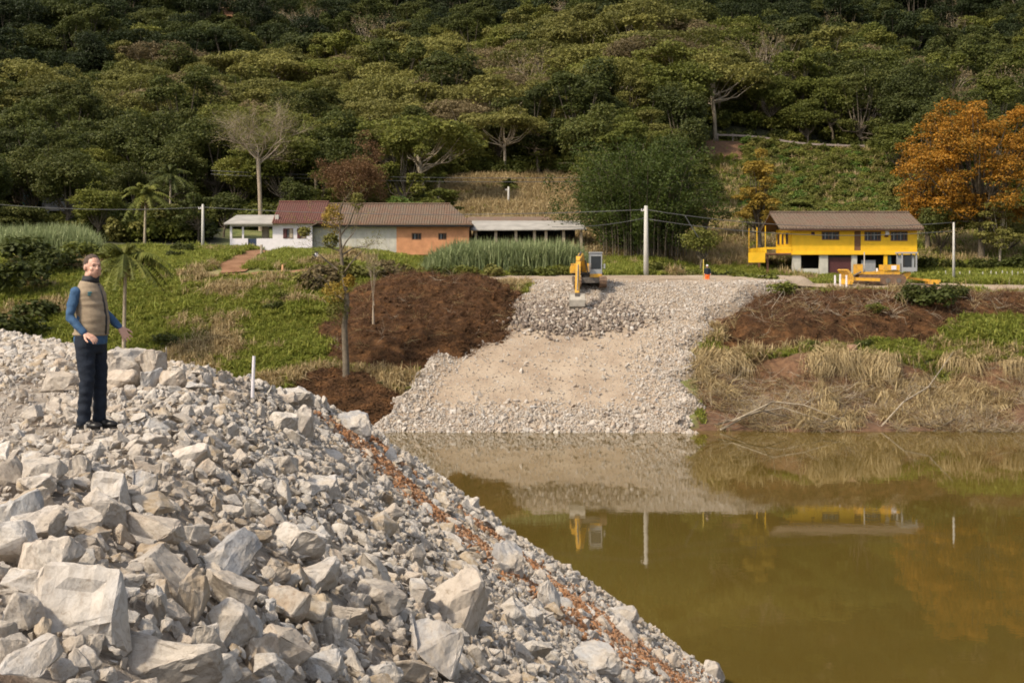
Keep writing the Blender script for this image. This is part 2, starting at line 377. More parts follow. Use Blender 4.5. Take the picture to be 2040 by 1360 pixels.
# far terrain
ys = np.concatenate([np.linspace(84, 130, 140), np.linspace(130.8, 200, 90), np.linspace(203, 420, 70), np.geomspace(430, 1500, 40)])
xs = np.concatenate([-np.geomspace(700, 52, 40), np.linspace(-50, 50, 260), np.geomspace(52, 700, 40)])
V, Q = grid(0, 0, 0, 0, 0, 0, zf, xs, ys)
t = NT('hill_ground'); wp = t.pos(); a = t.noise(wp, .12, 6, .6); b = t.noise(wp, 2.5, 5, .7); b2 = t.noise(wp, .55, 4, .6)
grass = t.ramp(b2, [(.3, (.07, .09, .02)), (.5, (.13, .15, .036)), (.68, (.19, .175, .065))])
at = t.n('Attribute', attribute_name='dirt'); dk = t.mix(t.ramp(b, [(.35, (0, 0, 0)), (.6, (1, 1, 1))]), (.075, .036, .017), (.16, .085, .042))
at2 = t.n('Attribute', attribute_name='dry'); dry = t.ramp(b2, [(.3, (.18, .14, .06)), (.7, (.30, .24, .12))])
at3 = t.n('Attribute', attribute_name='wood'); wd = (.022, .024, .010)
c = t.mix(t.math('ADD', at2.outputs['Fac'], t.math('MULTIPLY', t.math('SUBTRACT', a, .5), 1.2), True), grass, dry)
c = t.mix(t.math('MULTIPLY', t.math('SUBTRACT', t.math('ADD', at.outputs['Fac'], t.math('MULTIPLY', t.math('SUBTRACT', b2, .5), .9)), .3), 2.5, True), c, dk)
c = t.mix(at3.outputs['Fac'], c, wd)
t.col(c); t.rough(.95); t.bump(b, .8, .15); M['hill'] = t.m
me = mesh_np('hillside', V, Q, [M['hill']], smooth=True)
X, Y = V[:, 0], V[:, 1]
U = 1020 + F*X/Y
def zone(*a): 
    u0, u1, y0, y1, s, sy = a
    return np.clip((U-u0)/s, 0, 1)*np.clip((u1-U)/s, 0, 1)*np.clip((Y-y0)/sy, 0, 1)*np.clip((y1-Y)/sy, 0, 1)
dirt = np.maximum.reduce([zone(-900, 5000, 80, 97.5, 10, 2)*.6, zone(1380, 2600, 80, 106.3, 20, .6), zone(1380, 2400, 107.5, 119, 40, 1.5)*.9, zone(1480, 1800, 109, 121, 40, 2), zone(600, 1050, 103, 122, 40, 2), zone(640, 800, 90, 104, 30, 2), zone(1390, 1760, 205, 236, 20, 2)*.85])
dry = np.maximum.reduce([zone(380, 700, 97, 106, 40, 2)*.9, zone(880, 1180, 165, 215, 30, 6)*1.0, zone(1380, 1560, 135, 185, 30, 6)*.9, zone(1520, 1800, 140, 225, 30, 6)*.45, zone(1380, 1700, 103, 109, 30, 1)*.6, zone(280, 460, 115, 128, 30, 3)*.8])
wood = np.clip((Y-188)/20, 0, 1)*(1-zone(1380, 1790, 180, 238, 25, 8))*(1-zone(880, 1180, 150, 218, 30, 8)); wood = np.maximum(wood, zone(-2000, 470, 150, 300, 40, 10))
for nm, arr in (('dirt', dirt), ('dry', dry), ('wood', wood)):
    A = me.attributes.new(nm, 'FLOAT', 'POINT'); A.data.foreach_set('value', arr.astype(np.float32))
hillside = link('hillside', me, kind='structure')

# water
t = NT('water'); wp = t.pos(); n1 = t.noise(wp, .06, 3); n2 = t.noise(wp, .9, 3); n3 = t.noise(wp, 6, 2)
t.col(t.ramp(n1, [(.3, (.088, .061, .013)), (.7, (.112, .076, .017))])); t.rough(.02); t.b.inputs['IOR'].default_value = 1.42
t.b.inputs['Specular IOR Level'].default_value = .5
nb = t.n('Bump'); nb.inputs['Strength'].default_value = .035; nb.inputs['Distance'].default_value = .05
t.l(t.math('ADD', n2, t.math('MULTIPLY', n3, .15)), nb.inputs['Height']); t.l(nb.outputs[0], t.b.inputs['Normal']); M['water'] = t.m
V, Q = grid(-400, 400, 9, -80, 110, 9, lambda x, y: 0*x)
link('river_water', mesh_np('river_water', V, Q, [M['water']]), kind='structure')

# gravel ramp
RYP = [90, 93, 95, 103.6, 111.2, 116.8, 119, 123, 127.5]
XL = [-10.4, -10, -9.4, -6.95, -3.1, .9, 1.6, 1.0, -1.0]
XR = [12.4, 12.6, 12.8, 13.4, 15.8, 19.6, 21.5, 25, 27]
C_ramp = None
def zr(x, y):
    z = np.interp(y, [86, 95, 118, 120.5, 128, 131], [-3.2, .0, 9.05, 9.42, 9.9, 9.95]) + .22
    l = np.interp(y, RYP, XL); r = np.interp(y, RYP, XR)-.5+.6*np.sin(y*1.1)+.35*np.sin(y*2.7)
    e = np.minimum(x-l-.3*np.sin(y*1.9), r-x); z = z - np.clip(.7-e, 0, 3)*.75
    z = z + .22*np.exp(-((e-1.0)/1.0)**2)*(y < 118)
    return z + .07*fbm(x*1.1, y*1.1, 21, 4)*(1-np.clip((y-119)/3, 0, .8))
V, Q = grid(-14, 31, 230, 88, 130, 220, zr)
ramp = link('gravel_ramp', mesh_np('gravel_ramp', V, Q, [M['ramp']], smooth=True), kind='structure')
def rx(x, y): return zf(x, y)+.02
V, Q = grid(-5, 75, 200, 123.5, 130.5, 14, lambda x, y: (9.75+.04*(y-123.5)+.10+.02*np.sin(x))*np.clip((30-x)/10, 0, 1)+(zf(x, y)+.03)*(1-np.clip((30-x)/10, 0, 1)))
link('dirt_road', mesh_np('dirt_road', V, Q, [M['roadm']], smooth=True), kind='structure')
# dirt track up to the white house + the crossing path below it
def strip(name, pts, wd, mat, lift=.04):
    out = []; n = 10
    for i in range(len(pts)-1):
        for k in range(n): out.append(Vector(pts[i]).lerp(Vector(pts[i+1]), k/n))
    out.append(Vector(pts[-1])); V = []; Fq = []
    for i, p in enumerate(out):
        d = (out[min(i+1, len(out)-1)]-out[max(i-1, 0)]).normalized(); s = Vector((-d.y, d.x))
        for j, o in enumerate((-.5, -.25, 0, .25, .5)):
            q = p + s*o*wd*(1+.25*math.sin(i*.9+j)); V.append((q.x, q.y, float(zf(q.x, q.y))+lift+.0))
    for i in range(len(out)-1):
        for j in range(4): a = i*5+j; Fq.append((a, a+1, a+6, a+5))
    return link(name, mesh_np(name, V, np.array(Fq), [mat], smooth=True), kind='structure')
strip('dirt_path', [(-27, 122.5), (-22, 123), (-17, 124), (-11, 126)], 1.6, M['path'], .12)
strip('dirt_path', [(-24.5, 124), (-25.5, 135), (-25.5, 146)], 2.4, M['path'], .12)
strip('hillside_road', [(30, 231), (45, 231), (60, 231.5), (75, 233)], 1.2, M['path'], .2)
strip('landslide_scar', [(-85.5, 425), (-90, 470), (-98, 510), (-103.5, 580), (-112, 640)], 10, M['path'], 1.0)

# ---------------------------------------------------------------- scattering
hidden = bpy.data.collections.new('scatter_sources')
def source_collection(name, meshes):
    c = bpy.data.collections.new(name)
    for i, m in enumerate(meshes):
        o = bpy.data.objects.new('%s_%02d' % (name, i), m); c.objects.link(o)
    return c
def scatter(name, pts, rot, scl, idx, coll, parent=None, **k):
    me = bpy.data.meshes.new(name); n = len(pts)
    me.vertices.add(n); me.vertices.foreach_set('co', np.asarray(pts, np.float32).ravel())
    scl = np.asarray(scl, np.float32)
    if scl.ndim == 1: scl = np.repeat(scl[:, None], 3, 1)
    a = me.attributes.new('rot', 'FLOAT_VECTOR', 'POINT'); a.data.foreach_set('vector', np.asarray(rot, np.float32).ravel())
    a = me.attributes.new('scl', 'FLOAT_VECTOR', 'POINT'); a.data.foreach_set('vector', scl.ravel())
    a = me.attributes.new('idx', 'INT', 'POINT'); a.data.foreach_set('value', np.asarray(idx, np.int32))
    o = link(name, me, parent, **k)
    g = bpy.data.node_groups.new(name, 'GeometryNodeTree')
    g.interface.new_socket('Geometry', in_out='INPUT', socket_type='NodeSocketGeometry'); g.interface.new_socket('Geometry', in_out='OUTPUT', socket_type='NodeSocketGeometry')
    gi = g.nodes.new('NodeGroupInput'); go = g.nodes.new('NodeGroupOutput'); ip = g.nodes.new('GeometryNodeInstanceOnPoints')
    ci = g.nodes.new('GeometryNodeCollectionInfo'); ci.inputs[0].default_value = coll; ci.inputs['Separate Children'].default_value = True; ci.inputs['Reset Children'].default_value = True
    def attr(nm, ty):
        nd = g.nodes.new('GeometryNodeInputNamedAttribute'); nd.data_type = ty; nd.inputs['Name'].default_value = nm; return [s for s in nd.outputs if s.enabled and s.name == 'Attribute'][0]
    L = g.links.new
    L(gi.outputs[0], ip.inputs['Points']); L(ci.outputs[0], ip.inputs['Instance']); ip.inputs['Pick Instance'].default_value = True
    L(attr('idx', 'INT'), ip.inputs['Instance Index']); L(attr('rot', 'FLOAT_VECTOR'), ip.inputs['Rotation']); L(attr('scl', 'FLOAT_VECTOR'), ip.inputs['Scale'])
    L(ip.outputs[0], go.inputs[0])
    md = o.modifiers.new('scatter', 'NODES'); md.node_group = g
    return o

# ---------------------------------------------------------------- rocks
def rock_mesh(seed, mat, detail=1, flat=.62):
    r = random.Random(seed); bm = bmesh.new()
    sx, sy, sz = 1, r.uniform(.6, .95), r.uniform(flat*.75, flat*1.25)
    for _ in range(r.randint(11, 18)):
        p = Vector((r.uniform(-1, 1), r.uniform(-1, 1), r.uniform(-1, 1)))
        mx = max(abs(p.x), abs(p.y), abs(p.z)); p /= (mx*.55 + p.length*.45)
        p *= r.uniform(.82, 1.0)
        bm.verts.new((p.x*sx*.5, p.y*sy*.5, p.z*sz*.5))
    res = bmesh.ops.convex_hull(bm, input=bm.verts)
    bmesh.ops.delete(bm, geom=[v for v in bm.verts if not v.link_faces], context='VERTS')
    bmesh.ops.dissolve_limit(bm, angle_limit=R(11), verts=bm.verts, edges=bm.edges)
    if detail >= 1:
        bmesh.ops.bevel(bm, geom=list(bm.edges), offset=.022 if detail > 1 else .03, segments=1, affect='EDGES', profile=.6)
    if detail >= 2:
        bmesh.ops.triangulate(bm, faces=bm.faces)
        bmesh.ops.subdivide_edges(bm, edges=[e for e in bm.edges if e.calc_length() > .12], cuts=1+(detail > 2), use_grid_fill=True)
        bmesh.ops.subdivide_edges(bm, edges=[e for e in bm.edges if e.calc_length() > .10], cuts=1, use_grid_fill=True)
        bmesh.ops.triangulate(bm, faces=bm.faces)
        bm.normal_update()
        o = Vector((seed*3.1, seed*1.7, 0))
        for v in bm.verts:
            n = mnoise.fractal(v.co*3.2+o, .8, 2.0, 4)
            q = mnoise.cell(v.co*3.5+o+v.normal*.6)
            v.co += v.normal*(n*.028 + (q-.5)*.022)
    me = bpy.data.meshes.new('stone'); bm.to_mesh(me); bm.free(); me.materials.append(mat)
    if detail >= 2:
        me.polygons.foreach_set('use_smooth', [False]*len(me.polygons))
    me.update(); return me
big_rocks = [rock_mesh(100+i, M['rock'], 3, .66) for i in range(14)]
tan_rocks = [rock_mesh(150+i, M['rock_tan'], 3, .66) for i in range(3)]
blue_rocks = [rock_mesh(170+i, M['rock_blue'], 3, .62) for i in range(4)]
mid_rocks = [rock_mesh(200+i, M['rock'] if i % 6 else M['rock_tan'], 2, .6) for i in range(18)]
small_rocks = [rock_mesh(300+i, M['rock'] if i % 5 else M['rock_tan'], 1, .6) for i in range(14)]
clay_rocks = [rock_mesh(400+i, M['clay'], 1, .6) for i in range(8)]
C_mid = source_collection('rubble_source', mid_rocks); C_small = source_collection('pebble_source', small_rocks); C_clay = source_collection('clay_source', clay_rocks)

def nrm(fn, x, y, e=.15):
    gx = (fn(x+e, y)-fn(x-e, y))/(2*e); gy = (fn(x, y+e)-fn(x, y-e))/(2*e)
    return Vector((-float(gx), -float(gy), 1)).normalized()
def slope_euler(fn, x, y, tilt, rz):
    """rotation that lays the flat side on the slope, turned rz about it, tilted a little"""
    q = nrm(fn, x, y).to_track_quat('Z', 'Y'); e = Euler((random.uniform(-tilt, tilt), random.uniform(-tilt, tilt), rz))
    return (q.to_matrix() @ e.to_matrix()).to_euler()
# large single boulders: u, v (centre), width px, height px, tone, label
HEROES = [
 (190, 1222, 208, 172, 'r', 'largest pale tan block with a broad flat face at the lower left'),
 (330, 1325, 235, 120, 'r', 'huge pale boulder cut off by the bottom edge at the lower left'),
 (35, 1030, 90, 100, 'b', 'blue grey boulder at the left edge under the gravel track'),
 (95, 1130, 130, 110, 'r', 'pale boulder between the blue grey one and the largest block'),
 (30, 1215, 90, 80, 'r', 'grey boulder with a dark side at the left edge'),
 (318, 1110, 88, 56, 't', 'brown angular boulder above the largest pale block'),
 (445, 1115, 155, 80, 'b', 'long blue grey slab right of the brown boulder'),
 (300, 1060, 130, 60, 'r', 'flat pale slab above the brown boulder'),
 (375, 1190, 60, 105, 't', 'upright brownish stone right of the largest block'),
 (310, 1212, 40, 75, 'r', 'narrow pale upright stone touching the largest block'),
 (460, 1250, 105, 100, 'r', 'pale wedge shaped boulder right of the huge bottom boulder'),
 (400, 1280, 75, 60, 'r', 'rounded grey boulder behind the huge bottom boulder'),
 (518, 1300, 70, 80, 'r', 'blocky grey boulder near the bottom between two wedges'),
 (655, 1255, 80, 70, 'r', 'broken grey boulder in the lower middle of the slope'),
 (600, 1215, 100, 60, 't', 'tan streaked stone in the lower middle of the slope'),
 (690, 1225, 80, 45, 'r', 'flat pale stone above the broken grey boulder'),
 (915, 1215, 145, 120, 'r', 'big cream boulder on the slope nearest the orange clay band'),
 (870, 1300, 110, 130, 'b', 'tall leaning grey slab below the big cream boulder'),
 (745, 1190, 120, 60, 'r', 'long whitish slab left of the big cream boulder'),
 (1010, 1120, 70, 70, 'b', 'smooth grey boulder beside the clay band halfway down'),
 (1090, 1195, 50, 70, 'b', 'upright blue grey stone in the clay band'),
 (640, 1330, 90, 60, 'r', 'grey boulder at the bottom edge left of the leaning slab'),
 (760, 1350, 80, 50, 'r', 'half hidden pale boulder at the bottom edge'),
 (1180, 1320, 110, 60, 'b', 'grey boulder low on the slope left of the clay band'),
 (1418, 1345, 50, 55, 'r', 'white pointed boulder standing at the water in the bottom right'),
 (590, 1085, 110, 65, 'r', 'oblong pale boulder in the middle of the slope'),
 (435, 1062, 50, 36, 'r', 'small bright cream boulder above the long blue grey slab'),
 (150, 935, 62, 55, 'r', 'grey boulder alone at the edge of the gravel track below the man'),
 (232, 980, 85, 75, 'r', 'pale boulder below the lone grey one under the gravel track'),
 (290, 965, 50, 55, 'b', 'dark sided grey boulder right of the track edge'),
 (375, 915, 95, 50, 'r', 'flat white slab on the upper slope right of the man'),
 (85, 955, 90, 75, 'r', 'half buried pale boulder at the left under the track'),
 (560, 925, 60, 40, 'r', 'white angular stone on the upper slope'),
 (640, 975, 70, 50, 'r', 'rounded grey boulder on the upper middle slope'),
 (765, 1025, 80, 40, 'r', 'flat pale boulder above the clay band'),
 (705, 850, 72, 62, 'b', 'grey boulder at the far tip of the bank'),
 (655, 805, 66, 50, 'r', 'pale bagged looking boulder at the far top of the bank'),
 (585, 800, 80, 50, 'r', 'broad pale boulder on the far crest'),
 (600, 850, 50, 75, 'r', 'tall pale boulder under the far crest'),
 (560, 850, 60, 50, 'r', 'grey boulder left of the tall one under the far crest'),
 (245, 722, 92, 55, 'r', 'topmost white boulder right behind the man'),
 (300, 722, 60, 52, 'r', 'white boulder second from the man on the crest heap'),
 (300, 762, 46, 55, 'b', 'grey upright boulder low in the heap behind the man'),
 (345, 757, 60, 40, 'r', 'outermost boulder of the heap behind the man'),
 (240, 765, 90, 50, 'r', 'wide shaded boulder at the foot of the heap behind the man'),
 (118, 765, 70, 40, 'r', 'pale boulder left of the man on the gravel track'),
 (440, 772, 44, 22, 'r', 'small grey boulder on the crest by the white stake'),
 (150, 1130, 70, 70, 'r', 'pointed light grey boulder above the largest block'),
 (820, 1110, 60, 60, 'r', 'grey stone right of centre on the slope'),
 (1240, 1230, 70, 40, 'r', 'rounded stone low down beside the water'),
]
heroes_xy = []
for i, (u, v, wpx, hpx, tone, lab) in enumerate(HEROES):
    v2 = v + hpx*.25
    if u > 200 and u < 370 and v < 790: d_ = 18.9 if v > 735 else 19.5; hit = np.array([(u-1020)/F*d_, d_, CAMZ-(v-UH)/F*d_-.02])
    elif u == 1418: hit = np.array([(u-1020)/F*37.2, 37.2, .15])
    else: hit = raycast(u, v2, zn, 4, 45)
    d = hit[1]; W = wpx/F*d; H = hpx/F*d
    me = {'r': big_rocks, 't': tan_rocks, 'b': blue_rocks}[tone]; me = me[i % len(me)]
    o = link('boulder', me); tag(o, lab, 'boulder', 'large boulders on the rubble bank')
    dims = np.array([[c_.co[k] for c_ in me.vertices] for k in range(3)]); ext = dims.max(1)-dims.min(1)
    depth = (W*.5+H*.5)
    o.scale = (W/ext[0]*1.0, depth/ext[1], H/ext[2]*1.08)
    o.rotation_euler = (random.uniform(-.25, .25), random.uniform(-.22, .22), random.uniform(-.3, .3)+(0 if i % 2 else math.pi))
    if lab.startswith('long blue') or lab.startswith('oblong') or lab.startswith('big cream'): o.rotation_euler.y = R(22)
    zc = CAMZ-(v-UH)/F*d if d > 4 else hit[2]
    o.location = (hit[0], d+depth*.15, max(hit[2]+H*.12, min(zc, hit[2]+H*.4)))
    heroes_xy.append((hit[0], d+depth*.15, max(W, depth)*.42))
# stones filling the bank
def visible_mask(x, y, fn):
    return True
cells = {}
mxw = (181-1020)/F*14.6
def try_place(x, y, r, k=.8):
    cx, cy = int(x//.6), int(y//.6)
    for a in (-1, 0, 1):
        for b in (-1, 0, 1):
            for (px_, py_, pr) in cells.get((cx+a, cy+b), ()):
                if (px_-x)**2+(py_-y)**2 < (k*(r+pr))**2: return False
    cells.setdefault((cx, cy), []).append((x, y, r)); return True
for (x, y, r) in heroes_xy: cells.setdefault((int(x//.6), int(y//.6)), []).append((x, y, r))
def smooth_zone(x, y):
    """compacted gravel track on the crest"""
    ex = -1.55-.137*y
    return np.clip((ex-.5-x)/1.2, 0, 1)*np.clip((23-y)/4, 0, 1)*np.clip((y-9.5)/2.5, 0, 1)
def band(x, y):
    """distance measure from the clay band that runs beside the water edge"""
    ry = np.interp(x, RIMX, RIMY)
    return ry-y
stones = []
for (smax, smin_, n, kk) in ((.58, .33, 1150, .86), (.31, .17, 9000, .8), (.18, .085, 42000, .78)):
    xs_ = rng.uniform(-13, 8, n*2); d_ = rng.uniform(0, 1, n*2)**.8*37+4.5
    for x, y in zip(xs_, d_):
        u = 1020+F*x/y
        if u < -60 or u > 1500: continue
        ry = np.interp(x, RIMX, RIMY)
        if y > ry + .4: continue
        v = UH+(CAMZ-float(zn(x, y)))/y*F
        if v > 1460: continue
        s = random.uniform(smin_, smax)
        onslope = x > -.13*y-.6
        if smax > .5 and y > 11 and random.random() < (.62 if onslope else .9): continue
        if smax > .3 and smax < .5 and y > 10 and random.random() < (.12 if onslope else .5): continue
        if (x-mxw-.05)**2+(y-14.45)**2 < .55**2 and s > .06: continue
        if abs(y-26.9-.12*x) < 1.9 and x > -3.9 and random.random() < .45: continue
        if random.random() < smooth_zone(x, y)*.985: continue
        t_ = ry-y
        if not try_place(x, y, s*.4, kk): continue
        stones.append((s/y, s, x, y))
print('near stones', len(stones))
# the stones that show largest are objects of their own, the rest one stuff object
stones.sort(reverse=True)
def stone_xf(s, x, y, fn):
    e = slope_euler(fn, x, y, .55, random.uniform(0, 6.28)); z = float(fn(x, y)) + s*random.uniform(.02, .24)
    sc3 = (s*random.uniform(.85, 1.25), s*random.uniform(.8, 1.1), s*random.uniform(.75, 1.25)); return (x, y, z), e, sc3
for k, (q, s, x, y) in enumerate(stones[:300]):
    loc, e, s3 = stone_xf(s, x, y, zn)
    o = link('stone', (mid_rocks if k % 3 else big_rocks)[k % 14], rubble_bank); o.location = loc; o.rotation_euler = e; o.scale = s3
P_, R_, S_, I_ = [], [], [], []
for k, (q, s, x, y) in enumerate(stones[300:]):
    loc, e, s3 = stone_xf(s, x, y, zn); P_.append(loc); R_.append(tuple(e)); S_.append(s3); I_.append(random.randrange(18))
scatter('rubble', P_, R_, S_, I_, C_mid, rubble_bank, kind='stuff')
# pebbles and clay
n = 70000; x = rng.uniform(-13, 8, n); y = 4.5+rng.uniform(0, 1, n)**.75*37
u = 1020+F*x/y; ok = (u > -60) & (u < 1500) & (y < np.interp(x, RIMX, RIMY)+.6) & ((smooth_zone(x, y) < .5) | (rng.uniform(size=n) < .8)); x, y = x[ok], y[ok]; n = len(x)
s = rng.uniform(.025, .12, n)*np.where(smooth_zone(x, y) > .5, .55, 1)*np.clip(y/14, .7, 1.6)
tt = np.interp(x, RIMX, RIMY)-y
cl = ((x > -3.9) & (np.abs(y-26.9-.12*x) < 1.9) & (fbm(x*1.7, y*1.2, 36, 3) > .1))
cl |= (fbm(x*.9, y*.9, 44, 3) > .95) & (x > -4.5)
P_ = np.stack([x, y, zn(x, y)+s*.1-.01], 1); R_ = rng.uniform(0, 6.28, (n, 3)); S_ = np.stack([s, s*rng.uniform(.7, 1, n), s*rng.uniform(.6, 1, n)], 1)
scatter('pebbles', P_[~cl], R_[~cl], S_[~cl], rng.integers(0, 14, (~cl).sum()), C_small, rubble_bank, kind='stuff')
# orange clay lumps: dense band
n = 44000; x = rng.uniform(-4.0, 6.2, n); y = 26.9+.12*x+.5*np.sin(x*1.3)+rng.normal(0, .8, n)*(1+.45*np.clip(x+1, 0, 5)); ok = (fbm(x*1.3, y*.9, 35, 3) > -.22-.12*np.clip(x, 0, 4)) & (y < np.interp(x, RIMX, RIMY)-1.0); x, y = x[ok], y[ok]; n = len(x)
s = rng.uniform(.04, .20, n)
scatter('clay_lumps', np.stack([x, y, zn(x, y)+s*.22], 1), rng.uniform(0, 6.28, (n, 3)), np.stack([s, s*.8, s*.7], 1), rng.integers(0, 8, n), C_clay, rubble_bank, kind='stuff')
# rim rubble: a crest of pale stones along the outer edge
n = 5200; x = rng.uniform(-13, 9, n); ry = np.interp(x, RIMX, RIMY); y = ry-np.abs(rng.normal(0, .55, n))+.3; s = rng.uniform(.12, .34, n)
scatter('rim_rubble', np.stack([x, y, zn(x, y)+s*.2], 1), rng.uniform(0, 6.28, (n, 3)), np.stack([s, s*.85, s*.75], 1), rng.integers(0, 18, n), C_mid, rubble_bank, kind='stuff')

# far ramp rubble
def ramp_density(x, y):
    l = np.interp(y, RYP, XL); r = np.interp(y, RYP, XR); e1 = x-l; e2 = r-x
    tband = np.clip((y-110.5)/2, 0, 1)*np.clip((121-y)/2, 0, 1)*np.clip((x-0)/1.5, .2, 1)
    dd = np.maximum.reduce([np.clip(1.2-e1/2.6, 0, 1), np.clip(1.15-e2/5.0, 0, 1), tband, np.clip((99.0-y)/2.5, 0, 1)*.75])
    return np.where((e1 > -.5) & (e2 > -.4), np.maximum(dd, .05), 0)
ramp_rocks = [rock_mesh(600+i, M['rock_ramp'] if i % 4 else M['rock'], 1, .6) for i in range(14)]
n = 150000; x = rng.uniform(-11, 27, n); y = rng.uniform(93.5, 122.5, n); ok = rng.uniform(size=n) < ramp_density(x, y)*.8
x, y = x[ok], y[ok]; n = len(x); s = rng.uniform(.08, .26, n)*np.where(rng.uniform(size=n) < .08, 1.9, 1)*np.clip(1.25-(y-95)/60, .8, 1.3)
print('ramp stones', n)
P_ = np.stack([x, y, zr(x, y)+s*.12], 1); R_ = rng.uniform(0, 6.28, (n, 3)); S_ = np.stack([s, s*.85, s*.7], 1); I_ = rng.integers(0, 14, n)
order = np.argsort(-s)[:160]; rest = np.ones(n, bool); rest[order] = False
for k in order:
    o = link('stone', ramp_rocks[int(I_[k])], ramp); o.location = P_[k]; o.rotation_euler = R_[k]; o.scale = S_[k]*1.15
scatter('ramp_rubble', P_[rest], R_[rest], S_[rest], I_[rest], source_collection('ramp_source', ramp_rocks), ramp, kind='stuff')
n = 2600; a = rng.normal(0, 1, (n, 2)); x = 4.6+a[:, 0]*2.6; y = 111.8+a[:, 1]*1.3; s = rng.uniform(.15, .5, n)
dark_rocks = [rock_mesh(500+i, simple('dug_stone', (.20, .16, .13), .9, .4, 2), 1, .6) for i in range(4)] + small_rocks[:2]
m_ = 26000; xx = rng.uniform(-8, 20, m_); yy = rng.uniform(95.5, 121, m_); l_ = np.interp(yy, RYP, XL)+.4; r_ = np.interp(yy, RYP, XR)-.6; ok = (xx > l_) & (xx < r_) & (fbm(xx*.5, yy*.5, 24, 3)+rng.normal(0, .5, m_) > -.2); xx, yy = xx[ok], yy[ok]; m_ = len(xx); ss = rng.uniform(.035, .12, m_)
scatter('ramp_gravel', np.stack([xx, yy, zr(xx, yy)+ss*.1], 1), rng.uniform(0, 6.28, (m_, 3)), ss, rng.integers(0, 14, m_), source_collection('ramp_gravel_source', ramp_rocks), ramp, kind='stuff')
scatter('dug_rubble', np.stack([x, y, zr(x, y)+.1+rng.uniform(0, .5, n)*np.exp(-(a**2).sum(1)/2)], 1), rng.uniform(0, 6.28, (n, 3)), s, rng.integers(0, 6, n), source_collection('dug_source', dark_rocks), ramp, kind='stuff')
n = 300
# ---------------------------------------------------------------- vegetation builders
def quads(C, N, S, asp=1.0, rg=rng, droop=None):
    """leaf quads: centres, normals, half sizes -> V,F"""
    n = len(C); N = N/np.maximum(np.linalg.norm(N, axis=1, keepdims=True), 1e-6)
    r = rg.normal(size=(n, 3)); A = np.cross(N, r); A /= np.maximum(np.linalg.norm(A, axis=1, keepdims=True), 1e-6); B = np.cross(N, A)
    S = np.asarray(S).reshape(-1, 1); k = rg.uniform(.6, 1.1, (n, 4, 1))
    V = np.stack([C+A*S*k[:, 0], C+B*S*asp*k[:, 1], C-A*S*k[:, 2], C-B*S*asp*k[:, 3]], 1).reshape(-1, 3)
    return V, np.arange(n*4).reshape(n, 4)
def lobes_leaves(lobes, n, size, rg, up=.6):
    """lobes: (cx,cy,cz,rx,ry,rz)"""
    L = np.array(lobes); wgt = (L[:, 3]*L[:, 4]+L[:, 3]*L[:, 5]); wgt /= wgt.sum(); k = rg.choice(len(L), n, p=wgt)
    D = rg.normal(size=(n, 3)); D /= np.linalg.norm(D, axis=1, keepdims=True)
    D[:, 2] = np.where((D[:, 2] < -.1) & (rg.uniform(size=n) < .6), -D[:, 2], D[:, 2])
    ph = rg.uniform(0, 6.28, (len(L), 3))
    rad = .66+.34*rg.uniform(size=n)**.6
    rad *= 1+.22*np.sin(D[:, 0]*7+ph[k, 0])*np.sin(D[:, 1]*7+ph[k, 1])+.12*np.sin(D[:, 2]*11+ph[k, 2])
    C = L[k, :3]+D*L[k, 3:6]*rad[:, None]
    N = D*.55+rg.normal(size=(n, 3))*.55+np.array([0, 0, up])
    return quads(C, N, rg.uniform(.6, 1.3, n)*size, .8, rg)
def merge(parts, name, mats):
    """parts: list of (V,F list, mat)"""
    Vs, Fs, Ms, b = [], [], [], 0
    for V, Fl, m in parts:
        V = np.asarray(V, float); Vs.append(V)
        for Fx in (Fl if isinstance(Fl, list) else [Fl]):
            Fx = np.asarray(Fx); Fs.append(Fx+b); Ms.append(np.full(len(Fx), m))
        b += len(V)
    return mesh_np(name, np.concatenate(Vs), Fs, mats, np.concatenate(Ms))
def mb_arr(mb):
    q = [f for f in mb.f if len(f) == 4]; t_ = [f for f in mb.f if len(f) == 3]
    return np.array(mb.v), [np.array(x) for x in (q, t_) if x]
def branches(mb, p, d, L, r, depth, rg, spread=.6, up=.15, n=3, kids=3, bend=.25, tips=None, shrink=.68):
    pts = [p]; q = Vector(p); dd = Vector(d)
    seg = 3 if depth else 2
    for i in range(seg):
        dd = (dd+Vector((rg.normal(), rg.normal(), rg.normal()))*bend*.5+Vector((0, 0, up*.4))).normalized(); q = q+dd*(L/seg); pts.append(q.copy())
    mb.tube(pts, [r*(1-.5*i/seg) for i in range(seg+1)], n, False)
    if depth == 0:
        if tips is not None: tips.append(q.copy())
        return
    for k in range(kids):
        j = rg.integers(1, seg+1) if k else seg
        nd = (dd+Vector((rg.normal(), rg.normal(), rg.normal()*.7))*spread+Vector((0, 0, up))).normalized()
        branches(mb, pts[j], nd, L*shrink*rg.uniform(.8, 1.15), r*.5, depth-1, rg, spread, up, n, kids, bend, tips, shrink)
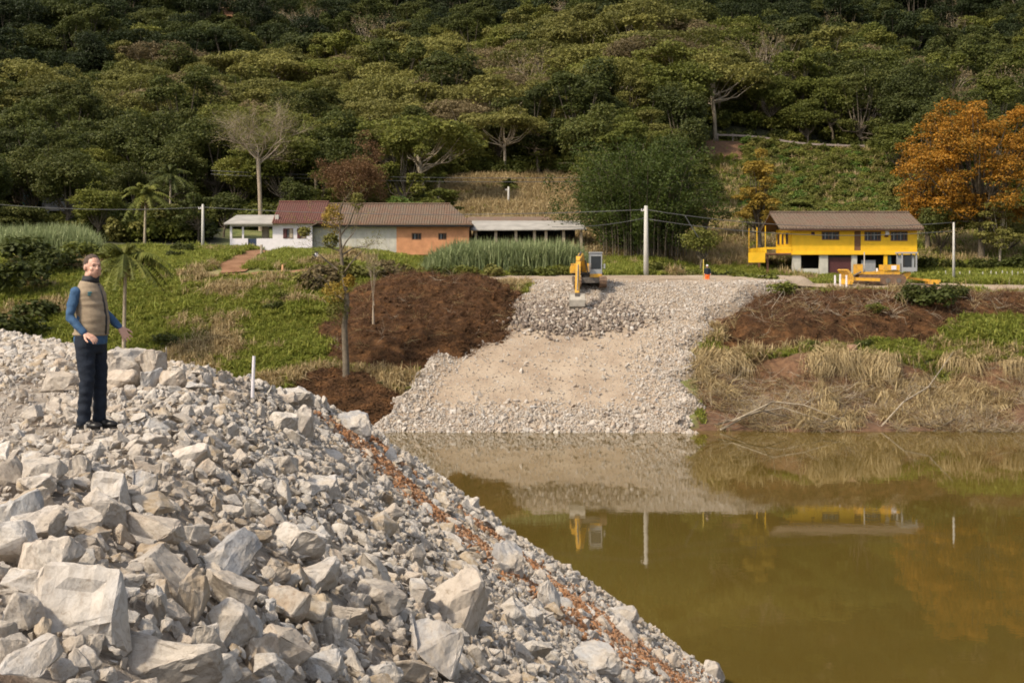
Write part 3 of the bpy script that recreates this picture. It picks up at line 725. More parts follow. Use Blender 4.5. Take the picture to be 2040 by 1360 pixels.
def tree_parts(kind, seed, H, W, nleaf, leaf, trunk_h=.35):
    """returns (trunk MB, (V,F) leaves). Unit: metres, base at origin."""
    rg = np.random.default_rng(seed); mb = MB(); tr = max(.12, H*.018)
    lobes = []
    if kind == 'umbrella':
        nl = 17
        for i in range(nl):
            a = rg.uniform(0, 6.28); q = math.sqrt(rg.uniform(.02, 1))*.42*W
            lobes.append((math.cos(a)*q, math.sin(a)*q, H*(.88-.5*(q/W)**2*2.2+rg.uniform(-.10, .05)), W*rg.uniform(.12, .22), W*rg.uniform(.12, .22), H*rg.uniform(.05, .10)))
    elif kind == 'round':
        nl = 16
        for i in range(nl):
            D = Vector((rg.normal(), rg.normal(), rg.normal()*.9)).normalized(); q = rg.uniform(.35, .8)
            lobes.append((D.x*q*W*.42, D.y*q*W*.42, H*(.62+.27*D.z*q*1.1), W*rg.uniform(.13, .24), W*rg.uniform(.13, .24), H*rg.uniform(.08, .14)))
    elif kind == 'irregular':
        nl = 22
        for i in range(nl):
            h = rg.uniform(.3, .95); a = rg.uniform(0, 6.28); q = rg.uniform(.1, .48)*W*math.sin(min(1, (1.08-h)*2.2)*1.57)
            lobes.append((math.cos(a)*q, math.sin(a)*q, H*h, W*rg.uniform(.09, .17), W*rg.uniform(.09, .17), H*rg.uniform(.04, .085)))
    elif kind == 'big':
        nl = 95
        for i in range(nl):
            D = Vector((rg.normal(), rg.normal(), rg.normal())).normalized(); q = rg.uniform(.45, .95)
            lobes.append((D.x*q*W*.44, D.y*q*W*.44, H*(.56+.43*D.z*q), W*rg.uniform(.06, .13), W*rg.uniform(.06, .13), H*rg.uniform(.03, .065)))
    elif kind == 'tallbig':
        for i in range(34):
            h = rg.uniform(.34, .97); a = rg.uniform(0, 6.28); q = rg.uniform(.0, .42)*W*math.sin(min(1.57, (1.04-h)*3.2))
            lobes.append((math.cos(a)*q, math.sin(a)*q, H*h, W*rg.uniform(.10, .18), W*rg.uniform(.10, .18), H*rg.uniform(.025, .06)))
    elif kind == 'tall':
        nl = 9
        for i in range(nl):
            a = rg.uniform(0, 6.28); q = rg.uniform(0, .35)*W
            lobes.append((math.cos(a)*q, math.sin(a)*q, H*rg.uniform(.72, .95), W*.22, W*.22, H*.07))
    th = H*trunk_h
    lean = Vector((rg.uniform(-.06, .06)*H, rg.uniform(-.06, .06)*H, 0))
    mb.tube([(0, 0, -.6), (lean.x*.4, lean.y*.4, th*.6), (lean.x, lean.y, th)], [tr*1.25, tr, tr*.8], 6, False)
    for l in lobes:
        b = Vector((lean.x, lean.y, th*rg.uniform(.7, 1.05))); e = Vector(l[:3]); m = b.lerp(e, .5)+Vector((0, 0, -.06*H))+Vector((rg.normal(), rg.normal(), 0))*.02*H
        mb.tube([b, m, e], [tr*.5, tr*.32, tr*.12], 4, False)
    return mb, lobes_leaves(lobes, nleaf, leaf, rg)
def bare_tree(seed, H, W, th=.45, depth=4, leaf=None, nleaf=0, kids=3, spread=.55, up=.12, n=3, tr=.02, shrink=.68):
    rg = np.random.default_rng(seed); mb = MB(); r = H*tr; tips = []
    top = Vector((rg.uniform(-.02, .02)*H, 0, H*th)); mb.tube([(0, 0, -.6), top*.5, top], [r*1.2, r, r*.8], 7, False)
    k = 7
    for i in range(k):
        a = 6.28*i/k+rg.uniform(-.3, .3); d = Vector((math.cos(a)*W/H*.8, math.sin(a)*W/H*.8, .55+rg.uniform(0, .6))).normalized()
        branches(mb, top*(1-.12*rg.uniform()), d, (H-H*th)*.46, r*.45, depth-1, rg, spread, up, n, kids, .3, tips, shrink)
    V = np.array(mb.v); ex = max(np.abs(V[:, 0]).max(), np.abs(V[:, 1]).max())*2; hz = V[:, 2].max()
    kx = W/ex; kz = H/hz
    mb.v = [(x*(kx if z > H*th*.9 else 1), y*(kx if z > H*th*.9 else 1), z*kz) for x, y, z in mb.v]
    lv = None
    if leaf:
        T = np.array([(t_.x*kx, t_.y*kx, t_.z*kz) for t_ in tips]); k_ = rg.integers(0, len(T), nleaf)
        lv = quads(T[k_]+rg.normal(size=(nleaf, 3))*np.array([W*.03, W*.03, H*.02]), rg.normal(size=(nleaf, 3))+np.array([0, 0, .5]), rg.uniform(.6, 1.2, nleaf)*leaf, .8, rg)
    return mb, lv
# forest prototypes (single mesh: trunk + crown material slots)
protos = []
def proto(kind, seed, H, W, n, leaf, lm, bark='bark', th=.35):
    mb, (V, Fx) = tree_parts(kind, seed, H, W, n, leaf, th)
    protos.append(merge([(*mb_arr(mb), 0), (V, Fx, 1)], 'forest_tree', [M[bark], M[lm]]))
DEEP = True
spec = [('round', 'leaf_dark', 13, 10), ('round', 'leaf_dark', 14, 12), ('round', 'leaf_green', 12, 10), ('irregular', 'leaf_dark', 15, 10), ('irregular', 'leaf_green', 14, 9),
        ('umbrella', 'leaf_olive', 13, 14), ('umbrella', 'leaf_olive', 12, 12), ('umbrella', 'leaf_green', 12, 13), ('umbrella', 'leaf_brown', 13, 14), ('irregular', 'leaf_olive', 13, 10), ('round', 'leaf_green', 11, 9), ('umbrella', 'leaf_dark', 12, 12)]
for i, (k, lm, H, W) in enumerate(spec): proto(k, 20+i, H, W, 12500 if k != 'umbrella' else 11000, .17, lm, 'bark_pale' if k == 'umbrella' else 'bark', .5 if k == 'umbrella' else .3)
mb, lv = bare_tree(60, 13, 11, .4, 4, .14, 900, 3); protos.append(merge([(*mb_arr(mb), 0), (*lv, 1)], 'forest_tree', [M['twig_grey'], M['leaf_brown']]))
mb, lv = bare_tree(61, 12, 10, .4, 4, .14, 600, 3); protos.append(merge([(*mb_arr(mb), 0), (*lv, 1)], 'forest_tree', [M['twig_grey'], M['leaf_olive']]))
proto('round', 90, 14, 11, 12000, .17, 'leaf_cloud_shade'); proto('irregular', 91, 15, 11, 12000, .17, 'leaf_cloud_shade')  # two trees whose leaf colour carries the cloud shade
PLAB = ['dark rounded', 'dark rounded', 'green rounded', 'dark ragged', 'green ragged', 'yellow green flat topped', 'yellow green flat topped', 'green flat topped', 'brownish flat topped', 'yellow green ragged', 'green rounded', 'dark flat topped', 'leafless greyish', 'leafless greyish', 'shade tinted blackish rounded', 'shade tinted blackish ragged']
def clearing(u, v, y):
    if 1385 < u < 1790 and y < 233: return True
    if 870 < u < 1175 and y < 214: return True
    if 1120 < u < 1460 and y < 180: return True
    if u > 1440 and y < 200: return True
    if 200 < u < 1000 and y < 172: return True
    if 385 < y < 640 and 425+(y-425)*.30 < u < 492+(y-425)*.22: return True
    return False
cand = []; grid_c = {}
r2 = np.random.default_rng(5)
for i in range(80000):
    y = 160+ (r2.uniform()**1.2)*640; x = r2.uniform(-.58, .50)*y
    u = 1020+F*x/y
    if clearing(u, 0, y): continue
    if y < 186 and u > 330: continue
    md = 5.4+min(3.0, (y-160)*.008); c = (int(x//8.5), int(y//8.5)); bad = False
    for a in (-1, 0, 1):
        for b in (-1, 0, 1):
            for (qx, qy) in grid_c.get((c[0]+a, c[1]+b), ()):
                if (qx-x)**2+(qy-y)**2 < md*md: bad = True
    if bad: continue
    grid_c.setdefault(c, []).append((x, y)); cand.append((y, x))
cand.sort(); print('forest', len(cand))
def pick(x, y):
    u = 1020+F*x/y; z = float(zf(x, y)); v = UH-(z+9-CAMZ)/y*F
    f = fbm(x*.02, y*.012, 71, 3); f = float(f)
    q = r2.uniform()
    shaded_top = v < 112+35*math.sin(u*.004)-(u-600)*.02 if u > 300 else v < 190-u*.2  # upper slope: cloud shade imitated by picking trees with darkened leaves
    if shaded_top: w_ = [14, 15, 14, 15, 0, 14, 1, 15, 3, 11] if q < .9 else [12, 7]
    elif u < 420 and 150 < v < 250: w_ = [5, 6, 9, 5, 8, 0, 11]
    elif u < 420 and v > 240: w_ = [0, 1, 3, 0, 11, 2]
    elif u > 1500 and v < 330: w_ = [0, 1, 3, 4, 2, 10, 11, 9] if q < .93 else [12, 8, 5]
    elif 700 < u < 1150 and v > 90 and q < .45: w_ = [5, 6, 6, 9]
    elif f > .0: w_ = [5, 6, 9, 7, 5, 2, 6] if q < .90 else [8, 12, 13]
    elif f > -.35: w_ = [5, 2, 4, 7, 10, 9, 0, 3] if q < .9 else [8, 13]
    else: w_ = [0, 2, 3, 4, 10, 7, 1]
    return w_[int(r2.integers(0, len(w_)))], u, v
P_, R_, S_, I_ = [], [], [], []
NIND = 300; FT = {}; FTN = []
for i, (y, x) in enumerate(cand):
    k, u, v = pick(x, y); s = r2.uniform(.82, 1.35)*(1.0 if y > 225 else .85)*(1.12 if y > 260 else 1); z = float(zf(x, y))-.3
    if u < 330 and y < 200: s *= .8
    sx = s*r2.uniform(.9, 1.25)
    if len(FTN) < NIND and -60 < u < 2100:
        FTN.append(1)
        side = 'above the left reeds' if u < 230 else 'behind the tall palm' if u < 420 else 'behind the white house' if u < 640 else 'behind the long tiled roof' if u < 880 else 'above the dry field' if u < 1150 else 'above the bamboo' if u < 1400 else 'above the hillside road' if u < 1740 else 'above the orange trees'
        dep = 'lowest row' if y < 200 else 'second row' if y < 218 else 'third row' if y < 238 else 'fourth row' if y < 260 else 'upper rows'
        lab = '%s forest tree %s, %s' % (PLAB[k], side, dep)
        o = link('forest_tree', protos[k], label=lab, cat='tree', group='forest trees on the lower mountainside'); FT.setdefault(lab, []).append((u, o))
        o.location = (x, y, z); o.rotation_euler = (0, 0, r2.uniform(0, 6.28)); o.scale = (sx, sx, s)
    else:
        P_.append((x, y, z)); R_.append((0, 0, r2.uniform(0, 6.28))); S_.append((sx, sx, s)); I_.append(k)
ORD = ['leftmost', 'second from left', 'third from left', 'fourth from left', 'fifth from left', 'sixth from left', 'seventh from left', 'eighth from left', 'ninth from left', 'tenth from left', 'eleventh from left', 'twelfth from left', 'thirteenth from left', 'fourteenth from left', 'fifteenth from left', 'sixteenth from left', 'seventeenth from left', 'eighteenth from left', 'nineteenth from left', 'twentieth from left']
for lab, lst in FT.items():
    if len(lst) > 1:
        for (u, o), w_ in zip(sorted(lst, key=lambda q: q[0]), ORD): o['label'] = lab+', '+w_
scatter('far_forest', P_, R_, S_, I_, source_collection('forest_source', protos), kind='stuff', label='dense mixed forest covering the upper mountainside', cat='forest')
# undergrowth that closes the gaps beneath the forest
def bush_mesh(seed, mat, H=1.6, W=2.4, n=900, leaf=.13):
    rg = np.random.default_rng(seed)
    lob = [(rg.uniform(-.35, .35)*W, rg.uniform(-.35, .35)*W, H*rg.uniform(.25, .62), W*rg.uniform(.14, .27), W*rg.uniform(.14, .27), H*rg.uniform(.2, .38)) for _ in range(7)]
    V, Fx = lobes_leaves(lob, n, leaf, rg); return mesh_np('shrub', V, Fx, [mat])
bushes = [bush_mesh(1, M['leaf_dark']), bush_mesh(2, M['leaf_dark']), bush_mesh(3, M['leaf_green']), bush_mesh(4, M['leaf_green']), bush_mesh(5, M['leaf_bright']), bush_mesh(6, M['leaf_olive']), bush_mesh(7, M['leaf_brown'])]
C_bush = source_collection('bush_source', bushes)
n = 14000; y = 160+rng.uniform(size=n)**1.2*330; x = rng.uniform(-.56, .46, n)*y; u = 1020+F*x/y
ok = ~(((u > 870) & (u < 1175) & (y < 214)) | ((u > 1385) & (u < 1790) & (y < 232.5))) & ((y > 178) | (u < 400))
x, y = x[ok], y[ok]; n = len(x); s = rng.uniform(1.0, 2.2, n)
scatter('forest_undergrowth', np.stack([x, y, zf(x, y)-.2], 1), np.stack([0*x, 0*x, rng.uniform(0, 6.28, n)], 1), s, rng.choice([0, 1, 2, 3, 3, 5], n), C_bush, kind='stuff', label='dark undergrowth beneath the forest trees', cat='undergrowth')
# terraced clearing on the right: shrub rows
n = 800; y = rng.uniform(172, 226, n); row = np.round(y/5.5)*5.5+rng.normal(0, 1.6, n); x = (rng.uniform(1480, 1800, n)-1020)/F*row; s = rng.uniform(.5, 1.1, n)
scatter('terrace_shrubs', np.stack([x, row, zf(x, row)-.1], 1), np.stack([0*x, 0*x, rng.uniform(0, 6.28, n)], 1), s, rng.choice([2, 3, 4, 3, 5], n), C_bush, kind='stuff', label='rows of low green shrubs on the terraced clearing', cat='shrubs')

def feature(name, u, d, vtop, wpx, kind, seed, nleaf, leaf, lm, bark, label, cat='tree', th=.35, group=None, base=None, **k):
    z = float(zf((u-1020)/F*d, d)) if base is None else base
    H = CAMZ-(vtop-UH)/F*d-z; W = wpx/F*d
    e = empty(name, ((u-1020)/F*d, d, z), 0, label, cat, group)
    if kind == 'bare': mb, lv = bare_tree(seed, H, W, th, k.get('depth', 4), leaf, nleaf, k.get('kids', 3), k.get('spread', .55), k.get('up', .12), 3, k.get('tr', .02), k.get('shrink', .68))
    else: mb, lv = tree_parts(kind, seed, H, W, nleaf, leaf, th)
    V, Fl = mb_arr(mb); link('trunk', mesh_np('trunk', V, Fl, [M[bark]], smooth=True), e)
    if lv: link('crown', mesh_np('crown', lv[0], lv[1], [M[lm]]), e)
    return e
# the trees that stand out
feature('bare_tree', 520, 178, 190, 290, 'bare', 3, 9000, .08, 'leaf_olive', 'twig_grey', 'tall bare pale trunked tree rising behind the white house', th=.55, depth=5, kids=4, spread=.7, tr=.015)
feature('bare_tree', 703, 174, 268, 185, 'bare', 4, 16000, .12, 'leaf_rust', 'twig_red', 'reddish brown leafless tree behind the tiled roof', th=.25, depth=5, kids=3, spread=.5, tr=.013)
feature('bare_tree', 130, 186, 316, 62, 'bare', 5, 1500, .09, 'leaf_brown', 'twig_red', 'small tan leafless tree above the reeds at the left', th=.4, depth=4, tr=.014)
feature('bare_tree', 216, 400, 62, 70, 'umbrella', 6, 1500, .22, 'leaf_olive', 'bark_pale', 'lone flat topped tree with a white trunk high on the left hill', th=.75)
feature('bare_tree', 1222, 400, 28, 70, 'bare', 8, 400, .16, 'leaf_brown', 'twig_grey', 'greyish bare tree high on the middle of the hill', th=.3, depth=4)
feature('bare_tree', 1440, 262, 185, 100, 'bare', 9, 1200, .12, 'leaf_brown', 'twig_grey', 'grey bare tree behind the clearing, left of the rounded one', th=.3, depth=5)
feature('bare_tree', 1560, 245, 198, 110, 'bare', 10, 2500, .12, 'leaf_brown', 'twig_grey', 'purplish grey tree with an umbrella crown above the hillside road', th=.45, depth=5, up=.0)
feature('yellowing_tree', 1515, 158, 300, 105, 'tallbig', 11, 13000, .12, 'leaf_yellow', 'bark', 'slender yellowing tree between the bamboo and the yellow house', th=.3)
feature('round_tree', 798, 163, 386, 112, 'round', 12, 5500, .12, 'leaf_bright', 'bark', 'low bright green domed tree peeking over the tiled roof', th=.2)
feature('autumn_tree', 1955, 152, 180, 310, 'big', 21, 60000, .125, 'leaf_orange', 'bark', 'large orange leaved tree right of the yellow house', th=.36)
feature('autumn_tree', 1850, 160, 240, 170, 'big', 23, 22000, .125, 'leaf_orange', 'bark', 'smaller orange tree directly beside the yellow house', th=.3)
feature('dark_tree', 1875, 156, 400, 150, 'round', 24, 5000, .13, 'leaf_dark', 'bark', 'dark leafy tree under the orange crowns right of the yellow house', th=.2)
feature('green_tree', 1990, 150, 400, 130, 'irregular', 25, 4500, .13, 'leaf_olive', 'bark_pale', 'olive tree under the orange crown at the right edge', th=.4)
feature('dark_tree', 30, 162, 400, 190, 'round', 26, 6000, .15, 'leaf_dark', 'bark', 'dark tree at the far left above the reeds')
feature('dark_tree', 395, 160, 385, 110, 'irregular', 27, 5000, .14, 'leaf_dark', 'bark', 'dark tree behind the utility pole left of the white house')
feature('dark_tree', 1395, 140, 440, 90, 'round', 28, 3200, .12, 'leaf_green', 'bark', 'low green tree right of the bamboo base')
for i_, (u_, d_, vt_, w_, k_, m_, lb_) in enumerate(((225, 170, 395, 110, 'round', 'leaf_dark', 'dark tree between the reeds and the taller palm'), (150, 176, 372, 120, 'irregular', 'leaf_green', 'ragged green tree behind the grey shed'), (340, 163, 405, 90, 'irregular', 'leaf_olive', 'olive tree right of the taller palm'), (445, 166, 372, 80, 'round', 'leaf_dark', 'dark tree touching the porch roof from behind'), (590, 172, 345, 100, 'round', 'leaf_dark', 'dark tree right of the pale trunk behind the red roof'), (640, 180, 330, 110, 'irregular', 'leaf_green', 'green tree left of the rusty leafless tree'), (880, 176, 375, 90, 'irregular', 'leaf_green', 'green tree over the right end of the tiled roof'), (1190, 165, 360, 110, 'round', 'leaf_dark', 'dark tree against the left side of the bamboo'), (1400, 165, 330, 110, 'irregular', 'leaf_green', 'green tree against the right side of the bamboo'), (1590, 185, 395, 70, 'round', 'leaf_green', 'small green tree on the slope above the yellow house'), (2010, 158, 430, 130, 'round', 'leaf_olive', 'low olive tree at the right edge behind the posts'))):
    feature('broadleaf_tree', u_, d_, vt_, w_, k_, 200+i_, 6500, .13, m_, 'bark', lb_, th=.22)
# bamboo clump
def bamboo(u, d, vtop, wpx, label):
    z = float(zf((u-1020)/F*d, d)); H = CAMZ-(vtop-UH)/F*d-z; W = wpx/F*d; rg = np.random.default_rng(77)
    e = empty('bamboo_clump', ((u-1020)/F*d, d, z), 0, label, 'bamboo'); mb = MB(); C, N = [], []; LB = []
    for i in range(210):
        a = rg.uniform(0, 6.28); q = rg.uniform(.0, .26)*W; p = Vector((math.cos(a)*q, math.sin(a)*q, 0)); out = rg.uniform(.05, .42)*W; hh = H*rg.uniform(.35, 1.0)*(1-.30*(out/W/.42)**2)
        pts = []
        for k in range(7):
            t_ = k/6; pts.append(p+Vector((math.cos(a)*out*t_**2.2, math.sin(a)*out*t_**2.2, hh*(1-(1-t_)**1.6)*(1-.10*t_**5))))
        mb.tube(pts, [.05*(1-.75*k/6) for k in range(7)], 3, False)
        if i % 2 == 0: LB.append((*pts[rg.integers(4, 7)], W*rg.uniform(.03, .06), W*rg.uniform(.03, .06), H*rg.uniform(.05, .11))); LB.append((*pts[rg.integers(2, 5)], W*rg.uniform(.04, .07), W*rg.uniform(.04, .07), H*rg.uniform(.05, .12)))
        for _ in range(200):
            t_ = rg.uniform(.06, 1)**.8*5.999; k = min(5, int(t_)); c = pts[k].lerp(pts[k+1], t_-k)+Vector((rg.normal()*.45, rg.normal()*.45, rg.normal()*.3-.1)); C.append(tuple(c)); N.append((rg.normal(), rg.normal(), rg.normal()*.5+.5))
    V, Fl = mb_arr(mb); link('culms', mesh_np('culms', V, Fl, [M['bark']], smooth=True), e)
    V, Fx = quads(np.array(C), np.array(N), rg.uniform(.10, .26, len(C)), .38, rg); V2, F2 = lobes_leaves(LB, 26000, .13, rg); me = merge([(V, Fx, 0), (V2, F2, 0)], 'foliage', [M['leaf_dark2']]); link('foliage', me, e)
M['leaf_dark2'] = leafmat('leaf_bamboo', [(0, (.024, .044, .008)), (.5, (.070, .094, .014)), (1, (.135, .155, .026))], .2)
bamboo(1282, 152, 248, 345, 'massive dark green bamboo clump in the middle behind the road')
# palms
def palm(u, d, vcrown, wpx, label, seed, base=None, droop=.5, lm='leaf_green', dead=True):
    z = float(zf((u-1020)/F*d, d)) if base is None else base; Hc = CAMZ-(vcrown-UH)/F*d-z; L = wpx/2/F*d*1.15; rg = np.random.default_rng(seed)
    e = empty('palm_tree', ((u-1020)/F*d, d, z), 0, label, 'palm tree'); mb = MB()
    mb.tube([(0, 0, -.6), (.05, 0, Hc*.4), (.12, 0, Hc*.8), (.1, 0, Hc)], [.17, .13, .13, .2], 8, False); mb.build('trunk', M['bark_pale'], e, True)
    for i in range(26):
        a = i*2.4; el = rg.uniform(-.35, 1.35); Vv, Ff = [], []; l = L*rg.uniform(.8, 1.1); pts = []
        for k in range(9):
            t_ = k/8; ang = el-t_*t_*droop*2.2; pts.append(Vector((0.1, 0, Hc))+Vector((math.cos(a)*math.cos(el)*l*t_, math.sin(a)*math.cos(el)*l*t_, math.sin(el)*l*t_-droop*l*t_*t_*.95)))
        m = MB(); m.tube(pts, [.035*(1-.7*k/8) for k in range(9)], 3, False)
        sd_ = Vector((-math.sin(a), math.cos(a), 0))
        for k in range(1, 8):
            for q in range(4):
                c = pts[k].lerp(pts[k+1], q/4); ll = l*.26*(1.15-k/9)
                for s_ in (-1, 1):
                    tip = c+sd_*s_*ll*.8+Vector((rg.normal()*.05, rg.normal()*.05, -ll*rg.uniform(.25, .9))); w_ = (pts[k+1]-pts[k]).normalized()*.085
                    m.add([c-w_, c+w_, tip+w_*.3], [(0, 1, 2)])
        m.build('frond', M[lm], e)
    if dead:
        m = MB()
        for i in range(30):
            a = rg.uniform(0, 6.28); q = Vector((.1+math.cos(a)*.15, math.sin(a)*.15, Hc-rg.uniform(0, .5))); m.tube([q, q+Vector((math.cos(a)*.35, math.sin(a)*.35, -.5)), q+Vector((math.cos(a)*.3, math.sin(a)*.3, -rg.uniform(.9, 1.7)))], [.05, .04, .015], 3, False)
        m.build('dead_sheath', M['twig'], e)
palm(246, 104, 512, 185, 'palm tree with a slim pale trunk standing just behind the man', 1, droop=.75)
palm(288, 158, 385, 110, 'taller palm tree behind, over the left reeds', 2, droop=.7)
palm(338, 172, 348, 90, 'palm tree half hidden in the woods right of the taller palm', 3, droop=.6, dead=False, lm='leaf_dark')
palm(873, 190, 350, 40, 'small far palm tree above the tiled roof', 4, droop=.6, dead=False)
palm(1013, 200, 368, 50, 'small far palm tree near the field pole', 5, droop=.6, dead=False)
# sparse tree with mistletoe balls
def mistletoe_tree():
    d = 101.0; s = d/F; u0, v0 = 690, 765; rg = np.random.default_rng(9); z = CAMZ-(v0-UH)*s
    e = empty('sparse_tree', ((u0-1020)*s, d, z), 0, 'sparse crooked tree with round leafy balls in front of the soil heap', 'tree'); mb = MB()
    P = lambda u, v, y=0: Vector(((u-u0)*s, y, (v0-v)*s))
    tips = []
    mb.tube([P(690, 775), P(689, 720), P(686, 650), P(692, 600), P(684, 545), P(679, 500), P(677, 460), P(676, 425)], [.27, .24, .21, .17, .14, .11, .08, .05], 8, False)
    for a, b, c_ in (((679, 500), (692, 480), (706, 462)), ((684, 545), (700, 525), (722, 500)), ((677, 460), (664, 445), (655, 430)), ((679, 500), (662, 495), (645, 488)), ((678, 470), (695, 445), (712, 405)), ((692, 600), (672, 590), (650, 560)), ((684, 545), (655, 525), (628, 500)), ((676, 430), (680, 410), (690, 395)), ((677, 455), (640, 440), (612, 455)), ((679, 510), (700, 495), (730, 490))):
        mb.tube([P(*a), P(*b, rg.normal()*.3), P(*c_, rg.normal()*.6)], [.07, .05, .025], 5, False)
        branches(mb, P(*c_), (P(*c_)-P(*a)).normalized(), .9, .022, 2, rg, .7, .05, 3, 3, .3, tips)
        branches(mb, P(*b), (P(*c_)-P(*a)).normalized(), .8, .022, 2, rg, .8, .05, 3, 3, .3, tips)
    mb.build('trunk', M['bark'], e, True)
    for i, (u, v, wp, hp) in enumerate(((661, 437, 36, 48), (653, 480, 26, 24), (604, 462, 20, 16), (668, 585, 44, 40), (672, 620, 40, 42), (712, 402, 20, 30), (700, 560, 18, 20), (688, 540, 24, 30))):
        V, Fx = lobes_leaves([(*(P(u, v)+Vector((rg.normal()*.1, rg.normal()*.2, 0))), wp*s*.6, wp*s*.6, hp*s*.6)]*1, 1100, .075, rg); link('leaf_ball', mesh_np('leaf_ball', V, Fx, [M['leaf_olive'] if i % 3 else M['leaf_yellow']]), e)
    T = np.array([tuple(t_) for t_ in tips]); k = rg.integers(0, len(T), 900)
    V, Fx = quads(T[k]+rg.normal(size=(900, 3))*.15, rg.normal(size=(900, 3)), rg.uniform(.03, .07, 900), .7, rg); link('crown', mesh_np('crown', V, Fx, [M['leaf_olive']]), e)
mistletoe_tree()
feature('bare_sapling', 742, 108, 448, 70, 'bare', 31, 500, .05, 'leaf_olive', 'twig_grey', 'thin bare sapling right of the sparse tree', th=.35, depth=4, tr=.012)

# ---------------------------------------------------------------- soil heaps with roots
def heap(name, x0, x1, y0, y1, fh, label, n=170):
    V, Q = grid(x0, x1, n, y0, y1, int(n*(y1-y0)/(x1-x0)*1.2), fh)
    return link(name, mesh_np(name, V, Q, [M['soil']], smooth=True), label=label, cat='soil heap')
def hl(x, y):
    xc = -7.0+(y-112)*.12; f = 1-(np.abs(x-xc)/8.3)**2.2-(np.abs(y-112.2)/9.6)**2.4+.28*fbm(x*.45, y*.45, 51, 3)
    return zf(x, y)+np.clip(f, -.6, .8)*1.7+.16*fbm(x*1.8, y*1.8, 52, 3)+.05*fbm(x*6, y*6, 57, 2)
hL = heap('soil_heap', -18.5, 4, 100, 124, hl, 'dark brown dug soil heap full of roots left of the gravel ramp')
def hr(x, y):
    x = np.asarray(x, float)
    lo = np.interp(x, [12, 16, 26, 31, 36], [106.3, 106.8, 108.3, 109.3, 112.8]); l = 13.2+(y-105)*.42
    f = np.minimum.reduce([(x-l)/2.5, (y-lo)/2.6, (121.8-y)/2.2, np.full_like(x, 1.0)])+.35*fbm(x*.4, y*.4, 61, 3)
    return zf(x, y)+np.clip(f, -.6, 1)*np.interp(y, [110, 118], [.95, .34])+.14*fbm(x*1.7, y*1.7, 62, 3)+.05*fbm(x*6, y*6, 57, 2)
hR = heap('soil_heap', 11, 52, 103, 124.5, hr, 'long brown soil heap with tangled brush right of the gravel ramp', 300)
def hs(x, y):
    f = 1-(np.abs(x+12.0)/4.6)**2.2-(np.abs(y-98.6)/4.4)**2.4+.3*fbm(x*.6, y*.6, 53, 3)
    return zf(x, y)+np.clip(f, -.6, .7)*.9+.12*fbm(x*2, y*2, 54, 3)
heap('soil_heap', -18, -6, 92, 104.5, hs, 'small brown soil slope below the sparse tree beside the bank tip', 70)
def sticks(seed, n, L, mat, flat=.3, droop=0):
    rg = np.random.default_rng(seed); m = MB()
    for _ in range(n):
        d = Vector((rg.normal(), rg.normal(), abs(rg.normal())*flat+.05)).normalized(); p = Vector((rg.normal()*.2, rg.normal()*.2, 0)); q = p+d*L*rg.uniform(.3, .6)+Vector((rg.normal(), rg.normal(), rg.normal()))*.06; e_ = q+(d+Vector((rg.normal(), rg.normal(), rg.normal()-.4))*.5)*L*.4
        m.tube([p, q, e_], [.016, .012, .004], 3, False)
    return m.mesh('brush', [mat])
brush = [sticks(i, 9, 1.0, M['twig']) for i in range(5)]
C_brush = source_collection('brush_source', brush)
def on(fn, fz, n, x0, x1, y0, y1, seed):
    r = np.random.default_rng(seed); x = r.uniform(x0, x1, n); y = r.uniform(y0, y1, n); a = fn(x, y); b = zf(x, y); ok = a > b+.15; return x[ok], y[ok], a[ok]
for hp, fn, box, n in ((hL, hl, (-18, 4, 101, 123), 5200), (hR, hr, (11, 52, 103, 124), 6500)):
    x, y, z = on(fn, None, n, *box, 3); m_ = len(x)
    scatter('roots', np.stack([x, y, z], 1), np.stack([rng.normal(0, .3, m_), rng.normal(0, .3, m_), rng.uniform(0, 6.28, m_)], 1), rng.uniform(.25, .85, m_), rng.integers(0, 5, m_), C_brush, hp, kind='stuff')
    r_ = rng.uniform(size=m_) < .5; k = r_.sum(); clod = [rock_mesh(700+i, M['soil'], 1, .8) for i in range(4)]
    scatter('clods', np.stack([x[r_]+.2, y[r_]+.1, z[r_]+.02], 1), rng.uniform(0, 6, (k, 3)), rng.uniform(.12, .55, k), rng.integers(0, 4, k), source_collection('clod_source', clod), hp, kind='stuff')
for fn_, hn, bx_ in ((hs, 'soil_heap.002', (-17, -7, 93.5, 104)),):
    x, y, z = on(fn_, None, 3000, *bx_, 5); m_ = len(x); hb_ = bpy.data.objects[hn]
    scatter('clods', np.stack([x, y, z], 1), rng.uniform(0, 6, (m_, 3)), rng.uniform(.1, .4, m_), rng.integers(0, 4, m_), source_collection('clod_source', clod), hb_, kind='stuff')
    scatter('roots', np.stack([x, y, z], 1)[:400], rng.uniform(-.3, .3, (400, 3))[:m_], rng.uniform(.25, .7, min(400, m_)), rng.integers(0, 5, min(400, m_)), C_brush, hb_, kind='stuff')
